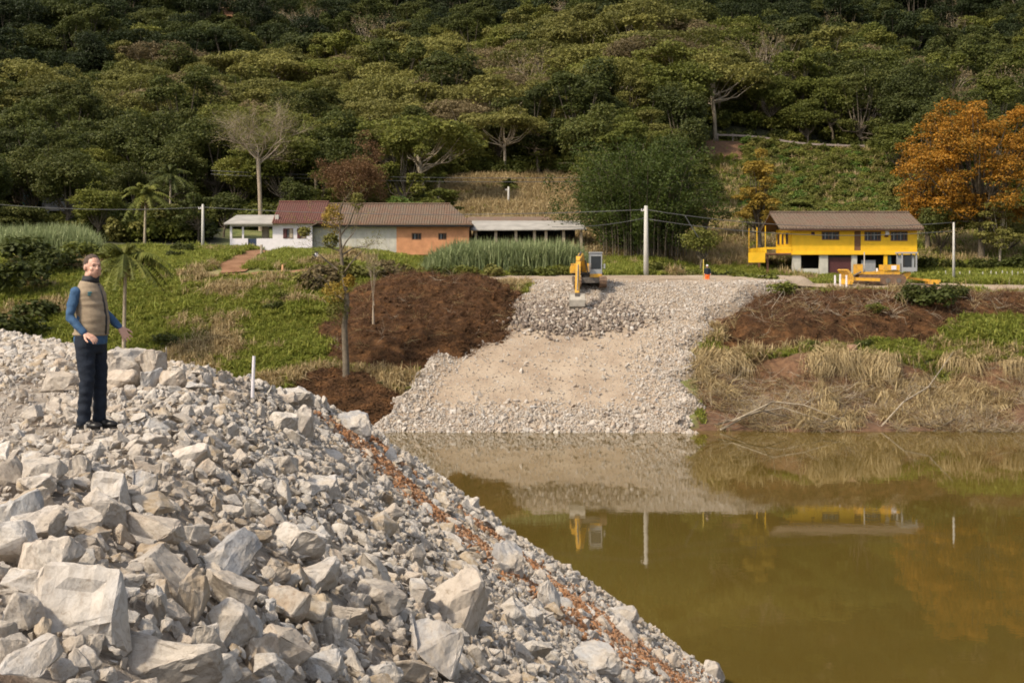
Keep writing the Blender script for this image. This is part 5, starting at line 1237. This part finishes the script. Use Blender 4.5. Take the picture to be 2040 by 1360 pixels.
wire(px(1365, 430, 138), px(1392, 474, 138), .05, 'short stay wire right of the bamboo', .04)
# fence posts
def posts(us, vt, vb, d, label, mat='concrete', w=.09):
    e = empty('post_fence', px(us[0], vb, d), 0, label, 'fence'); o = e.location
    for i, u in enumerate(us):
        b = px(u, vb, d)-o; g = float(zf(b.x+o.x, d))-o.z; MB().tube([(b.x, 0, g-.2), (b.x+.02*(i % 3-1), 0, (vb-vt)/F*d+.1*(i % 2))], [w*.6, w*.5], 5).build('post', M[mat], e)
    pts0 = [px(u, vt+4, d)-o for u in (us[0], us[-1])]; MB().tube(pts0, .012, 3).build('wire', M['cane'], e)
posts([1664, 1674, 1686], 548, 562, 126, 'three short white posts left of the bulldozer', 'white', .16)
posts([1870, 1884, 1912, 1932, 1958, 1974, 1985, 1997, 2006, 2017, 2028, 2040], 541, 560, 138, 'row of thin pale fence posts under the orange tree')
posts([1480, 1500, 1520, 1540, 1560, 1580, 1600, 1640, 1680], 443, 455, 165, 'far row of fence posts on the slope behind the yellow house', 'bark_pale')
gp = px(521, 525, 136); m = MB(); m.tube([(0, 0, -.2), (0, 0, 1.15)], .13, 7); m.build('wooden_post', M['bark_pale'], None, label='grey wooden post on the lawn below the white house', cat='post').location = (gp.x, gp.y, float(zf(gp.x, gp.y)))
gp = px(563, 540, 124.5); m = MB(); m.tube([(0, 0, -.1), (0, 0, .62)], [.11, .07], 8); m.build('marker_post', simple('cream_orange', (.7, .38, .2)), None, label='short cream marker beside the brown dirt path', cat='marker').location = (gp.x, gp.y, float(zf(gp.x, gp.y)))
gp = px(503, 775, 19.6); st = MB().tube([(0, 0, -.15), (.02, 0, .42)], [.024, .022], 8).build('stake', M['white'], None, label='thin white stake at the far edge of the rock bank', cat='stake'); st.location = (gp.x, gp.y, CAMZ-(770-UH)/F*19.6)
# guardrail on the hillside road
M['rail'] = simple('rail', (.27, .22, .19), .8, .2, 2)
g0 = empty('guardrail', px(1430, 295, 229), 0, 'pale guardrail along the road cut into the hill', 'guardrail'); o = g0.location
za = float(zf(g0.location.x, 229)); zs = [px(u, 290, 229) for u in range(1430, 1740, 30)]
g0.location.z = 0
pr = None
for p in zs:
    z = float(zf(p.x, 229))+.3; q = Vector((p.x-o.x, 0, z+.75)); MB().box((q.x-.06, -.06, z-.2), (q.x+.06, .06, z+1.0)).build('post', M['rail'], g0)
    if pr: MB().bar(pr, q, .06, .3).build('rail', M['rail'], g0)
    pr = q
# tree stump
sp = px(1697, 712, 106.6); m = MB(); m.ring([(0, 0, -.3, .5, .45), (0, 0, .1, .42, .4), (.03, 0, .55, .4, .36), (0, 0, .85, .36, .33)], 12)
for k in range(5): a = k*1.25; m.tube([(math.cos(a)*.3, math.sin(a)*.3, .2), (math.cos(a)*.75, math.sin(a)*.75, -.15)], [.14, .05], 5)
m.build('tree_stump', simple('stump', (.24, .15, .095), .9, .35, 3, bump=.5), None, True, label='reddish cut stump at the lip of the right bank', cat='stump').location = (sp.x, sp.y, float(zf(sp.x, sp.y))+.0)
# motorcycle by the path
mp = px(627, 531, 128); mc = empty('motorcycle', (mp.x, mp.y, float(zf(mp.x, mp.y))+.02), R(80), 'small dark and white motorcycle parked at the path below the plaster wall', 'motorcycle')
for x_ in (-.62, .62):
    w_ = MB(); 
    for k in range(16):
        a, b = 6.283*k/16, 6.283*(k+1)/16; w_.tube([(x_+.27*math.cos(a), 0, .3+.27*math.sin(a)), (x_+.27*math.cos(b), 0, .3+.27*math.sin(b))], .05, 5)
    w_.build('wheel', M['dark'], mc)
MB().ell((0.1, 0, .72), (.32, .15, .14)).build('fuel_tank', M['white'], mc, True); MB().ell((-.35, 0, .78), (.36, .13, .07)).build('seat', M['dark'], mc, True)
MB().box((-.25, -.14, .25), (.22, .14, .58)).build('engine', M['steel'], mc); MB().tube([(.62, 0, .3), (.42, 0, 1.0)], .05, 6).build('fork', M['steel'], mc); MB().tube([(.38, -.36, 1.05), (.42, 0, 1.0), (.38, .36, 1.05)], .025, 6).build('handlebar', M['dark'], mc)
MB().ell((.52, 0, .86), (.1, .14, .14)).build('headlight', M['white'], mc, True); MB().box((.45, -.2, .5), (.6, .2, .75)).build('fairing', M['white'], mc)

# ---------------------------------------------------------------- excavator (faces the camera, bucket on the rubble)
def rounded_track(L, H, W, mat, name, par, x, shoes=34):
    r = H/2; prof = []
    for k in range(9): a = math.pi/2+math.pi*k/8; prof.append((-L/2+r+r*math.cos(a), r+r*math.sin(a)))
    for k in range(9): a = -math.pi/2+math.pi*k/8; prof.append((L/2-r+r*math.cos(a), r+r*math.sin(a)))
    m = MB(); n = len(prof); vs = [(x-W/2, p[0], p[1]) for p in prof]+[(x+W/2, p[0], p[1]) for p in prof]
    m.add(vs, [tuple(range(n)), tuple(range(2*n-1, n-1, -1))]+[(k, k+n, (k+1) % n+n, (k+1) % n) for k in range(n)]); tk = m.build(name, M['steel'], par)
    # shoes around the loop
    P = [Vector((0, *p)) for p in prof]+[Vector((0, *prof[0]))]; seg = [(P[i+1]-P[i]).length for i in range(n)]; tot = sum(seg)
    for k in range(shoes):
        t_ = tot*k/shoes; i = 0
        while t_ > seg[i]: t_ -= seg[i]; i += 1
        p = P[i].lerp(P[i+1], t_/seg[i]); d = (P[i+1]-P[i]).normalized(); q = p+Vector((0, d.z, -d.y))*-.03
        MB().bar(Vector((x-W/2-.03, p.y, p.z)), Vector((x+W/2+.03, p.y, p.z)), tot/shoes*.82, .07, (0, d.z, -d.y)).build('track_shoe', M[mat], tk)
    return tk
D = 118.0; s = D/F; bx = (1172-1020)*s; bz = CAMZ-(577-UH)*s
ex = empty('excavator', (bx, D, bz), 0, 'yellow tracked excavator digging at the top of the gravel ramp', 'excavator')
ex.location.z = float(zr(bx+.9, D))+.02 if float(zr(bx+.9, D)) > bz-.6 else bz
ezo = bz-ex.location.z      # keep picture heights
lx = lambda u, d=D: (u-1020)/F*d-bx
lz = lambda v, d=D: CAMZ-(v-UH)/F*d-ex.location.z
rounded_track(3.6, .85, .55, 'track', 'track', ex, lx(1199)); rounded_track(3.6, .85, .55, 'track', 'track', ex, lx(1149), 34)
MB().box((lx(1152), -1.0, .35), (lx(1194), 1.0, .8)).build('undercarriage', M['steel'], ex)
MB().ring([(lx(1172), 0, .8, .6, .6), (lx(1172), 0, 1.0, .6, .6)]).build('slew_ring', M['steel'], ex)
m = MB(); m.box((lx(1139), -.9, 1.0), (lx(1200), 2.4, 1.22)); m.build('house_deck', M['dark'], ex)
m = MB(); m.prism([(lx(1137), 1.15), (lx(1152), 1.15), (lx(1152), lz(529)), (lx(1139), lz(529)), (lx(1137), lz(533))], -1.0, 1.9); m.build('side_cover', M['cat_yellow'], ex)
MB().box((lx(1153), .9, 1.23), (lx(1201), 2.35, lz(528))).build('engine_hood', M['cat_yellow'], ex); MB().box((lx(1140), 2.4, 1.1), (lx(1203), 2.8, 1.95)).build('counterweight', M['cat_yellow'], ex)
ca, cb = lx(1174), lx(1198); c0, c1 = lz(553), lz(502)
cabo = MB().box((ca, -1.0, c0), (cb, .75, c0+.32)).build('cab_base', M['cat_yellow'], ex)
m = MB(); zc = c1
for (x_, y_) in ((ca, -1.0), (cb-.08, -1.0), (ca, .67), (cb-.08, .67)): m.box((x_, y_, c0+.323), (x_+.08, y_+.08, zc-.1))
m.box((ca+.082, -1.0, c0+.323), (cb-.082, -.95, c0+.7)); m.box((ca-.03, -1.05, zc-.098), (cb+.03, .8, zc)); m.build('cab', M['cab'], ex)
MB().box((ca+.085, -.97, c0+.71), (cb-.085, -.955, zc-.35)).build('windscreen', M['glass'], ex); MB().box((ca+.085, -.98, zc-.345), (cb-.085, -.95, zc-.103)).build('sun_visor', M['cab'], ex)
for x_ in (ca+.03, cb-.045): MB().box((x_, -.9, c0+.4), (x_+.015, .65, zc-.12)).build('side_window', M['glass'], ex)
MB().box((ca+.25, -.3, c0+.4), (cb-.25, .3, c0+1.3)).build('operator_seat', M['dark'], ex)
MB().tube([(cb, -.9, c0+.9), (cb+.18, -1.0, c0+1.0)], .02, 5).build('mirror_arm', M['dark'], ex); MB().box((cb+.12, -1.02, c0+.75), (cb+.26, -.98, c0+1.15)).build('mirror', M['cab'], ex)
# boom: rises from the deck towards the camera, then the stick drops to the bucket
xb = lx(1158); foot = Vector((lx(1163), -.6, 1.45)); knee = Vector((lx(1158, 115.6), -2.0, lz(510, 116)+.0)); tipb = Vector((lx(1152, 113.8), -4.0, lz(522, 114))); 
m = MB(); m.bar(foot, knee, .36, .5, (0, 0, 1)); m.bar(knee+Vector((0, .12, .04)), tipb, .34, .42, (0, 0, 1)); m.build('boom', M['cat_yellow'], ex)
se = Vector((lx(1150, 112.6), -5.3, lz(588, 112.6))); su = tipb+Vector((0, .35, .35))
m = MB(); m.bar(su, tipb, .30, .34, (0, 1, 0)); m.bar(tipb+Vector((0, 0, -.02)), se, .36, .42, (0, 1, 0)); m.build('stick', M['cat_yellow'], ex)
MB().tube([foot+Vector((.28, -.4, -.3)), foot.lerp(knee, .7)+Vector((.28, 0, 0))], .08, 8).build('boom_cylinder', M['steel'], ex); MB().tube([foot+Vector((-.28, -.4, -.3)), foot.lerp(knee, .7)+Vector((-.28, 0, 0))], .08, 8).build('boom_cylinder', M['steel'], ex)
MB().tube([knee+Vector((0, 0, .32)), su+Vector((0, 0, .02))], .07, 8).build('stick_cylinder', M['steel'], ex); MB().tube([tipb+Vector((0, -.32, -.2)), se+Vector((0, -.3, .4))], .055, 8).build('bucket_cylinder', M['steel'], ex)
# bucket: open shell with teeth, seen from its back
bw = .63; zt_, zb_ = lz(586, 112.4), lz(616, 112.4); yb_ = se.y
prof = [(yb_-.28, zt_), (yb_-.42, zt_-.45), (yb_-.32, zt_-.95), (yb_+.05, zb_), (yb_+.35, zb_-.02)]
m = MB()
for i in range(len(prof)-1):
    (a, b), (c_, d_) = prof[i], prof[i+1]; m.add([(se.x-bw, a, b), (se.x+bw, a, b), (se.x+bw, c_, d_), (se.x-bw, c_, d_), (se.x-bw, a+.04, b), (se.x+bw, a+.04, b), (se.x+bw, c_+.04, d_+.03), (se.x-bw, c_+.04, d_+.03)], [(0, 1, 2, 3), (4, 7, 6, 5), (0, 3, 7, 4), (1, 5, 6, 2)])
for sx_ in (-bw, bw-.05):
    pl = prof+[(yb_+.55, zt_-.3), (yb_+.1, zt_)]; n_ = len(pl); m.add([(se.x+sx_, a, b) for a, b in pl]+[(se.x+sx_+.05, a, b) for a, b in pl], [tuple(range(n_)), tuple(range(2*n_-1, n_-1, -1))]+[(k, k+n_, (k+1) % n_+n_, (k+1) % n_) for k in range(n_)])
m.box((se.x-bw, yb_-.30, zt_), (se.x+bw, yb_+.1, zt_+.06)); bk = m.build('bucket', M['bucket'], ex)
for k in range(5): MB().bar((se.x-bw+.12+k*.255, yb_+.30, zb_), (se.x-bw+.12+k*.255, yb_+.52, zb_-.05), .1, .06).build('tooth', M['steel'], bk)
MB().box((se.x-.2, yb_-.34, zt_-.28), (se.x+.2, yb_-.29, zt_+.12)).build('bucket_ear', M['steel'], bk)

# ---------------------------------------------------------------- bulldozer parked before the yellow house (side on)
D = 128.0; bx = X(1752, D); gz = float(zf(bx, D))+.05
bd = empty('bulldozer', (bx, D, gz), 0, 'yellow bulldozer parked side on behind the right soil heap', 'bulldozer')
lx = lambda u: X(u, 128.0)-bx
lz = lambda v: Z(v, 128.0)-gz-(CAMZ-(566-UH)/F*128.0-gz)
def side_track(xa, xb, y, par):
    m = MB(); r = .42; prof = [(xa+r+r*math.cos(a), r+r*math.sin(a)) for a in [math.pi/2+math.pi*k/6 for k in range(7)]]+[(xb-r+r*math.cos(a), r+r*math.sin(a)) for a in [-math.pi/2+math.pi*k/6 for k in range(7)]]
    m.prism(prof, y, y+.45); t_ = m.build('track', M['track'], par)
    for k in range(16): x_ = xa+.35+k*(xb-xa-.7)/15; MB().box((x_, y-.03, 2*r-.01), (x_+.16, y+.48, 2*r+.05)).build('track_shoe', M['track'], t_)
    for k in range(4): x_ = xa+.7+k*(xb-xa-1.4)/3; m = MB(); m.tube([(x_, y-.05, .35), (x_, y+.02, .35)], .22, 10); m.build('roller', M['steel'], t_)
side_track(lx(1705), lx(1800), -1.0, bd); side_track(lx(1705), lx(1800), 1.0, bd)
m = MB(); m.prism([(lx(1708), .85), (lx(1790), .85), (lx(1790), lz(539)), (lx(1757), lz(539)), (lx(1740), lz(541)), (lx(1722), lz(541)), (lx(1708), lz(546))], -.5, .95); m.build('chassis', M['cat_yellow'], bd)
MB().box((lx(1705), -.55, .9), (lx(1716), 1.0, lz(526))).build('radiator_guard', M['cat_yellow'], bd)
MB().box((lx(1757), -.6, lz(538)), (lx(1789), 1.05, lz(527))).build('fuel_tank', M['cat_yellow'], bd); MB().box((lx(1772), -.63, lz(537)), (lx(1782), -.602, lz(529))).build('side_plate', M['white'], bd)
MB().tube([(lx(1748), .1, lz(541)), (lx(1748), .1, lz(534))], .1, 8).build('exhaust', M['white'], bd)
MB().tube([(lx(1723), .2, lz(541)), (lx(1723), .2, lz(502))], .05, 7).build('exhaust_stack', M['concrete'], bd)
# blade with push arm and cylinder
m = MB(); prof = [(lx(1678), lz(538)), (lx(1684), lz(546)), (lx(1687), lz(556)), (lx(1683), lz(566)), (lx(1689), lz(566)), (lx(1693), lz(556)), (lx(1689), lz(545)), (lx(1681), lz(536))]; m.prism(prof, -1.7, 2.1); m.build('blade', M['cat_yellow'], bd)
for y_ in (-1.35, 1.6): MB().bar((lx(1690), y_, .5), (lx(1745), y_, .42), .22, .28).build('push_arm', M['cat_yellow'], bd)
MB().tube([(lx(1690), -.8, lz(552)), (lx(1712), -.7, lz(541))], .07, 8).build('lift_cylinder', M['steel'], bd)
# canopy posts, cab and ripper
cz0, cz1 = lz(540), lz(505); m = MB()
for x_ in (lx(1792), lx(1820)):
    for y_ in (-.7, .9): m.box((x_, y_, cz0), (x_+.12, y_+.12, cz1))
m.box((lx(1790), -.8, cz1+.002), (lx(1824), 1.12, cz1+.14)); m.box((lx(1792)+.122, -.7, cz0), (lx(1820)-.002, -.62, cz0+.35)); m.build('cab', M['cab'], bd)
MB().box((lx(1796)+.1, -.66, cz0+.36), (lx(1812), -.63, cz1-.1)).build('cab_window', M['glass'], bd); MB().box((lx(1797), -.2, cz0), (lx(1808), .5, cz0+.7)).build('operator_seat', M['dark'], bd)
m = MB(); m.prism([(lx(1790), .7), (lx(1802), lz(544)), (lx(1812), lz(541)), (lx(1812), lz(547)), (lx(1800), .3)], -.4, .8); m.build('ripper_frame', M['cat_yellow'], bd)
m = MB(); m.bar((lx(1805), 0, .6), (lx(1868), 0, .25), .25, .2); m.box((lx(1848), -.7, .02), (lx(1869), .9, .42)); m.build('drawbar', M['cat_yellow'], bd)
gap = gz-float(zf(bx, D))
if gap > .05: MB().box((lx(1700), -1.3, -gap-.3), (lx(1830), 1.7, -.003))

# ---------------------------------------------------------------- people
def remesh(mb, voxel, name, mat, parent, sm=6, disp=None, rot=None):
    me = mb.mesh('tmp', [mat]); o = bpy.data.objects.new('tmp', me); col.objects.link(o)
    r = o.modifiers.new('r', 'REMESH'); r.mode = 'VOXEL'; r.voxel_size = voxel; r.use_smooth_shade = True
    s_ = o.modifiers.new('s', 'SMOOTH'); s_.iterations = sm; s_.factor = .5
    dg = bpy.context.evaluated_depsgraph_get(); dg.update(); nm = bpy.data.meshes.new_from_object(o.evaluated_get(dg)); nm.name = name
    bpy.data.objects.remove(o); nm.materials.clear(); nm.materials.append(mat)
    if disp:
        for v in nm.vertices: v.co = disp(v.co.copy())
    nm.polygons.foreach_set('use_smooth', [True]*len(nm.polygons)); return link(name, nm, parent)
SK = NT('skin'); SK.col(SK.ramp(SK.noise(SK.obj(), 9, 3), [(.3, (.50, .27, .19)), (.7, (.60, .36, .27))])); SK.rough(.5); SK.b.inputs['Subsurface Weight'].default_value = .1; SK.b.inputs['Subsurface Radius'].default_value = (.02, .008, .004); M['skin'] = SK.m
M['denim'] = simple('shirt_blue', (.045, .098, .185), .85, .15, 14, bump=.3); M['navy'] = simple('trousers_navy', (.012, .017, .028), .85, .25, 10, bump=.3)
M['vest'] = simple('vest_tan', (.29, .225, .155), .85, .12, 18, bump=.35); M['vest_dark'] = simple('vest_trim', (.025, .025, .028), .7); M['hair'] = simple('hair_grey', (.10, .07, .055), .8, .5, 60, bump=.6)
M['shoe'] = simple('shoe_black', (.014, .013, .013), .35, .2, 5); M['teal'] = simple('teal_print', (.03, .14, .17), .7); M['orange'] = simple('hi_vis_orange', (.85, .16, .03), .7, .1, 6)
mx, my = X(181, 14.6), 14.6; mz = float(zn(mx, my))
man = empty('person', (mx, my, CAMZ-(853-UH)/F*14.6), R(-17), 'man in tan vest, blue shirt and navy trousers standing on the rock bank', 'person')
foot_gap = man.location.z - mz; print('man foot gap', foot_gap)
# local frame: +x faces right, -y is his right side (towards the camera)
YAW=R(-32)
LP = {-1: dict(hip=(-.005, -.095, .93), knee=(.02, -.10, .50), ank=(-.02, -.10, .10)), 1: dict(hip=(.0, .095, .93), knee=(.05, .09, .50), ank=(.045, .085, .10))}
ARM = {-1: dict(sh=(-.06, -.180, 1.405), el=(-.085, -.25, 1.15), wr=(.08, -.235, .985)), 1: dict(sh=(-.06, .14, 1.42), el=(.035, .205, 1.18), wr=(.215, .20, 1.03))}
def hand(mb, wr, d, up, side, spread=.5, curl=.4):
    """palm, four fingers and a thumb; d along the hand, up = back of the hand"""
    d = Vector(d).normalized(); up = Vector(up); up = (up-d*up.dot(d)).normalized(); w_ = d.cross(up)*side; wr = Vector(wr)
    for i in range(4):
        a = wr+d*.02+w_*(.012*(i-1.5)); b = wr+d*.092+w_*(.020*(i-1.5)); mb.limb([a, b], [.017, .013], 8)
        L_ = (.066, .075, .070, .055)[i]; dd = (d+w_*spread*.22*(i-1.5)).normalized(); p = b
        pts = [p]; 
        for k in range(3): ang = curl*(k+1)*.55; q = dd*math.cos(ang)-up*math.sin(ang); p = p+q*L_*(.42, .32, .26)[k]; pts.append(p)
        mb.limb(pts, [.0105, .0095, .0088, .0075], 8)
    t0 = wr+d*.025-w_*.024; td = (d*.7-w_*.75-up*.15).normalized(); mb.limb([t0, t0+td*.045, t0+td*.045+(td+d*.6).normalized()*.035, t0+td*.045+(td+d*.9).normalized()*.058], [.015, .0125, .011, .008], 8)
b = MB()
for sd_ in (-1, 1):
    l = LP[sd_]; b.limb([l['hip'], l['knee'], l['ank']], [.075, .052, .04], 12)
    a = ARM[sd_]; b.limb([a['sh'], a['el'], a['wr']], [.034, .030, .026], 12)
b.ring([(0, 0, .86, .12, .15), (0, 0, 1.0, .13, .16), (0, 0, 1.2, .13, .15), (-.01, 0, 1.4, .11, .16), (-.01, 0, 1.47, .06, .08)], 16)
b.limb([(-.01, 0, 1.42), (.015, -.005, 1.58)], [.074, .07], 14)
# head turned to the camera side
ht = Matrix.Rotation(R(-28), 3, 'Z'); hc = Vector((.03, -.01, 1.662))
def hp(x, y, z): return hc+ht @ (Vector((x, y*1.06, z))*.98)
b.ell(hp(-.012, 0, .015), (.098, .077, .105), 20, 14, ht); b.ell(hp(.022, 0, -.045), (.074, .062, .082), 18, 12, ht); b.ell(hp(.048, 0, -.088), (.034, .038, .032), 12, 8, ht)
b.ell(hp(.088, 0, -.012), (.016, .012, .024), 10, 8, ht); b.ell(hp(.098, 0, -.026), (.015, .015, .012), 10, 8, ht); b.ell(hp(.078, 0, .022), (.016, .052, .012), 12, 8, ht)
for q in (-1, 1): b.ell(hp(.055, q*.042, -.03), (.028, .022, .024), 10, 8, ht); b.ell(hp(-.012, q*.08, -.012), (.02, .010, .032), 10, 8, ht); b.ell(hp(.04, q*.045, -.07), (.03, .022, .03), 10, 8, ht)
b.ell(hp(.084, 0, -.064), (.012, .026, .007), 10, 6, ht); b.ell(hp(.081, 0, -.076), (.012, .022, .008), 10, 6, ht)
hand(b, ARM[-1]['wr'], (.9, .05, -.42), (.35, -.35, .85), -1, .4, .45)
hand(b, ARM[1]['wr'], (.55, .1, -.8), (.6, -.6, .35), 1, 1.2, .12)
body = remesh(b, .0055, 'body', M['skin'], man, 3)
for q in (-1, 1):
    ey = MB().ell(hp(.074, q*.030, .004), (.012, .009, .005), 10, 8, ht).build('eye', M['shoe'], man, True)
    MB().ell(hp(.086, q*.031, .026), (.006, .017, .003), 8, 6, ht).build('eyebrow', M['hair'], man, True)
MB().ell(hp(.091, 0, -.070), (.005, .014, .0022), 8, 6, ht).build('mouth', simple('lips', (.30, .11, .09)), man, True)
h = MB(); h.ell(hp(-.018, 0, .030), (.099, .0835, .098), 20, 14, ht); h.ell(hp(-.042, 0, -.005), (.074, .081, .07), 16, 10, ht)
ho = remesh(h, .006, 'hair', M['hair'], man, 3)
bm = bmesh.new(); bm.from_mesh(ho.data); inv = ht.inverted()
kill = [v for v in bm.verts if (lambda p: p.x > .05 and p.z < .09 or p.x > .0 and p.z < .03 or p.z < -.06 or (p.x > .03 and p.z < .078))(inv @ (v.co-hc))]
bmesh.ops.delete(bm, geom=kill, context='VERTS'); bm.to_mesh(ho.data); bm.free()
# shirt
def fold(amp, f1, f2, seed):
    def fn(c):
        n_ = mnoise.noise(Vector((c.x*f1+seed, c.y*f1, c.z*f2))); return c+Vector((c.x, c.y, 0)).normalized()*n_*amp
    return fn
t_ = MB(); t_.ring([(-.005, 0, .865, .155, .178), (-.005, 0, .93, .16, .182), (.01, 0, 1.1, .155, .175), (0, 0, 1.35, .13, .165), (-.02, 0, 1.46, .09, .12), (-.02, 0, 1.5, .065, .075)], 26)
for sd_ in (-1, 1):
    a = ARM[sd_]; w0 = Vector(a['wr']); e0 = Vector(a['el']); t_.limb([tuple(Vector(a['sh'])+Vector((0, -sd_*.03, 0))), a['sh'], tuple(Vector(a['sh']).lerp(e0, .5)), a['el'], tuple(e0.lerp(w0, .55)), tuple(e0.lerp(w0, .93))], [.046, .056, .052, .046, .041, .037], 16)
remesh(t_, .009, 'shirt', M['denim'], man, 4, lambda c: c+Vector((mnoise.noise(c*16), mnoise.noise(c*16+Vector((9, 0, 0))), mnoise.noise(c*14+Vector((0, 9, 0)))))*.010)
# vest
v_ = MB(); v_.ring([(.0, 0, .955, .170, .190), (.008, 0, 1.0, .168, .190), (.018, 0, 1.12, .167, .182), (.008, 0, 1.28, .150, .180), (-.005, 0, 1.40, .128, .180), (-.015, 0, 1.455, .112, .160), (-.02, 0, 1.49, .1, .122), (-.022, 0, 1.515, .085, .092)], 30)
vo = remesh(v_, .009, 'vest', M['vest'], man, 3, lambda c: c+Vector((c.x, c.y, 0)).normalized()*(mnoise.noise(Vector((c.x*5, c.y*5, c.z*22)))*.011+(.008 if c.z < .985 else 0)))
MB().ring([(-.016, 0, 1.49, .098, .103), (-.004, 0, 1.53, .086, .088), (.006, 0, 1.566, .084, .084)], 22).build('collar', M['vest_dark'], man, True)
MB().tube([(.178, -.005, .97), (.187, -.005, 1.12), (.160, -.005, 1.28), (.125, -.005, 1.40), (.088, 0, 1.48)], .010, 6).build('zip', M['vest_dark'], vo, True)
for (zz, ln) in ((1.395, .085), (1.372, .06)):
    pts = []
    for k in range(5):
        ph = R(-62+k*ln*330/4*.5); rr_ = 1.03-(1.395-zz)*-.6; pts.append((.005+.137*math.cos(ph)*rr_, .178*math.sin(ph)*rr_, zz))
    MB().tube(pts, .009, 5).build('chest_print', M['teal'], vo)
tr_ = MB(); tr_.ring([(0, 0, .78, .13, .155), (0, 0, .88, .145, .168), (0, 0, .96, .145, .168)], 22)
for sd_ in (-1, 1):
    l = LP[sd_]; h_, k_, a_ = map(Vector, (l['hip'], l['knee'], l['ank'])); tr_.limb([h_+Vector((0, 0, -.02)), h_.lerp(k_, .5), k_, k_.lerp(a_, .5), a_+Vector((.0, 0, -.02))], [.107, .094, .079, .071, .068], 18)
remesh(tr_, .009, 'trousers', M['navy'], man, 4, lambda c: c+Vector((mnoise.noise(Vector((c.x*7, c.y*7, c.z*17))), mnoise.noise(Vector((c.x*7+5, c.y*7, c.z*17))), 0))*.013)
for sd_ in (-1, 1):
    a_ = Vector(LP[sd_]['ank']); s_ = MB(); s_.ring([(a_.x, a_.y, .03, .055, .048), (a_.x, a_.y, .13, .052, .05)], 14); s_.ell((a_.x+.03, a_.y, .05), (.115, .05, .05), 16, 10); s_.ell((a_.x+.13, a_.y-.003, .04), (.09, .055, .042), 16, 10); s_.ell((a_.x-.035, a_.y, .04), (.05, .042, .042), 12, 8)
    so_ = remesh(s_, .006, 'shoe', M['shoe'], man, 3); MB().prism([(a_.x-.085, .0), (a_.x+.215, .0), (a_.x+.215, .018), (a_.x-.085, .02)], a_.y-.042, a_.y+.042).build('sole', M['dark'], so_)
# flat slab under the feet
slab = link('boulder', tan_rocks[0], label='low flat stone the man stands on', cat='boulder', group='large boulders on the rubble bank')
slab.location = (mx+.05, my, man.location.z-.115); slab.scale = (.95, .7, .36); slab.rotation_euler = (0, 0, .5)
slab.data = big_rocks[3]; bpy.context.view_layer.update()
# road worker in orange
D = 124.0; wx = X(1409, D)
wz = CAMZ-(568-UH)/F*D
wk = empty('person', (wx, D, max(wz, 0)), R(-90), 'distant road worker in orange trousers, dark jacket and pale helmet', 'person')
b = MB(); b.limb([(0, -.1, .9), (.02, -.11, .48), (0, -.12, .06)], [.09, .07, .05]); b.limb([(0, .1, .9), (.02, .11, .48), (0, .12, .06)], [.09, .07, .05]); b.ring([(0, 0, .85, .13, .17), (0, 0, 1.15, .13, .17), (0, 0, 1.4, .12, .2), (0, 0, 1.48, .05, .07)]); b.limb([(0, 0, 1.42), (0, 0, 1.55)], [.06, .055]); b.ell((.01, 0, 1.63), (.095, .08, .12)); b.ell((.11, 0, 1.62), (.02, .014, .02))
for sd_ in (-1, 1):
    b.limb([(0, sd_*.2, 1.4), (.02, sd_*.26, 1.15), (.12, sd_*.27, 1.0)], [.055, .045, .035])
    for f_ in range(4): b.limb([(.13, sd_*.27+(f_-1.5)*.018, .99), (.17, sd_*.27+(f_-1.5)*.022, .93), (.165, sd_*.27+(f_-1.5)*.022, .90)], [.012, .01, .009], 6)
    b.limb([(.13, sd_*.24, .99), (.16, sd_*.215, .96)], [.012, .01], 6)
remesh(b, .012, 'body', M['skin'], wk, 2)
m = MB(); m.ring([(0, 0, .80, .16, .2), (0, 0, .95, .15, .19)]); m.limb([(0, -.1, .9), (.02, -.11, .48), (0, -.12, .08)], [.125, .1, .09]); m.limb([(0, .1, .9), (.02, .11, .48), (0, .12, .08)], [.125, .1, .09]); remesh(m, .015, 'trousers', M['orange'], wk, 2)
m = MB(); m.ring([(0, 0, .92, .16, .2), (0, 0, 1.2, .16, .2), (0, 0, 1.42, .14, .22), (0, 0, 1.5, .07, .09)])
for sd_ in (-1, 1): m.limb([(0, sd_*.2, 1.4), (.02, sd_*.26, 1.15), (.1, sd_*.27, 1.03)], [.08, .065, .055])
remesh(m, .015, 'jacket', M['navy'], wk, 2)
m = MB(); m.ring([(0, 0, 1.66, .13, .115), (0, 0, 1.70, .115, .1), (0, 0, 1.76, .09, .08), (0, 0, 1.79, .03, .03)]); m.build('helmet', M['white'], wk, True)
for sd_ in (-1, 1): MB().box((-.08, sd_*.12-.05, 0), (.19, sd_*.12+.05, .09)).build('boot', M['dark'], wk)
MB().tube([(wx-.34, D-.05, wk.location.z+.0), (wx-.34, D-.05, wk.location.z+2.25)], .035, 6).build('survey_staff', simple('staff_yellow', (.6, .45, .1)), None, True, label='thin yellow staff upright beside the road worker', cat='staff')
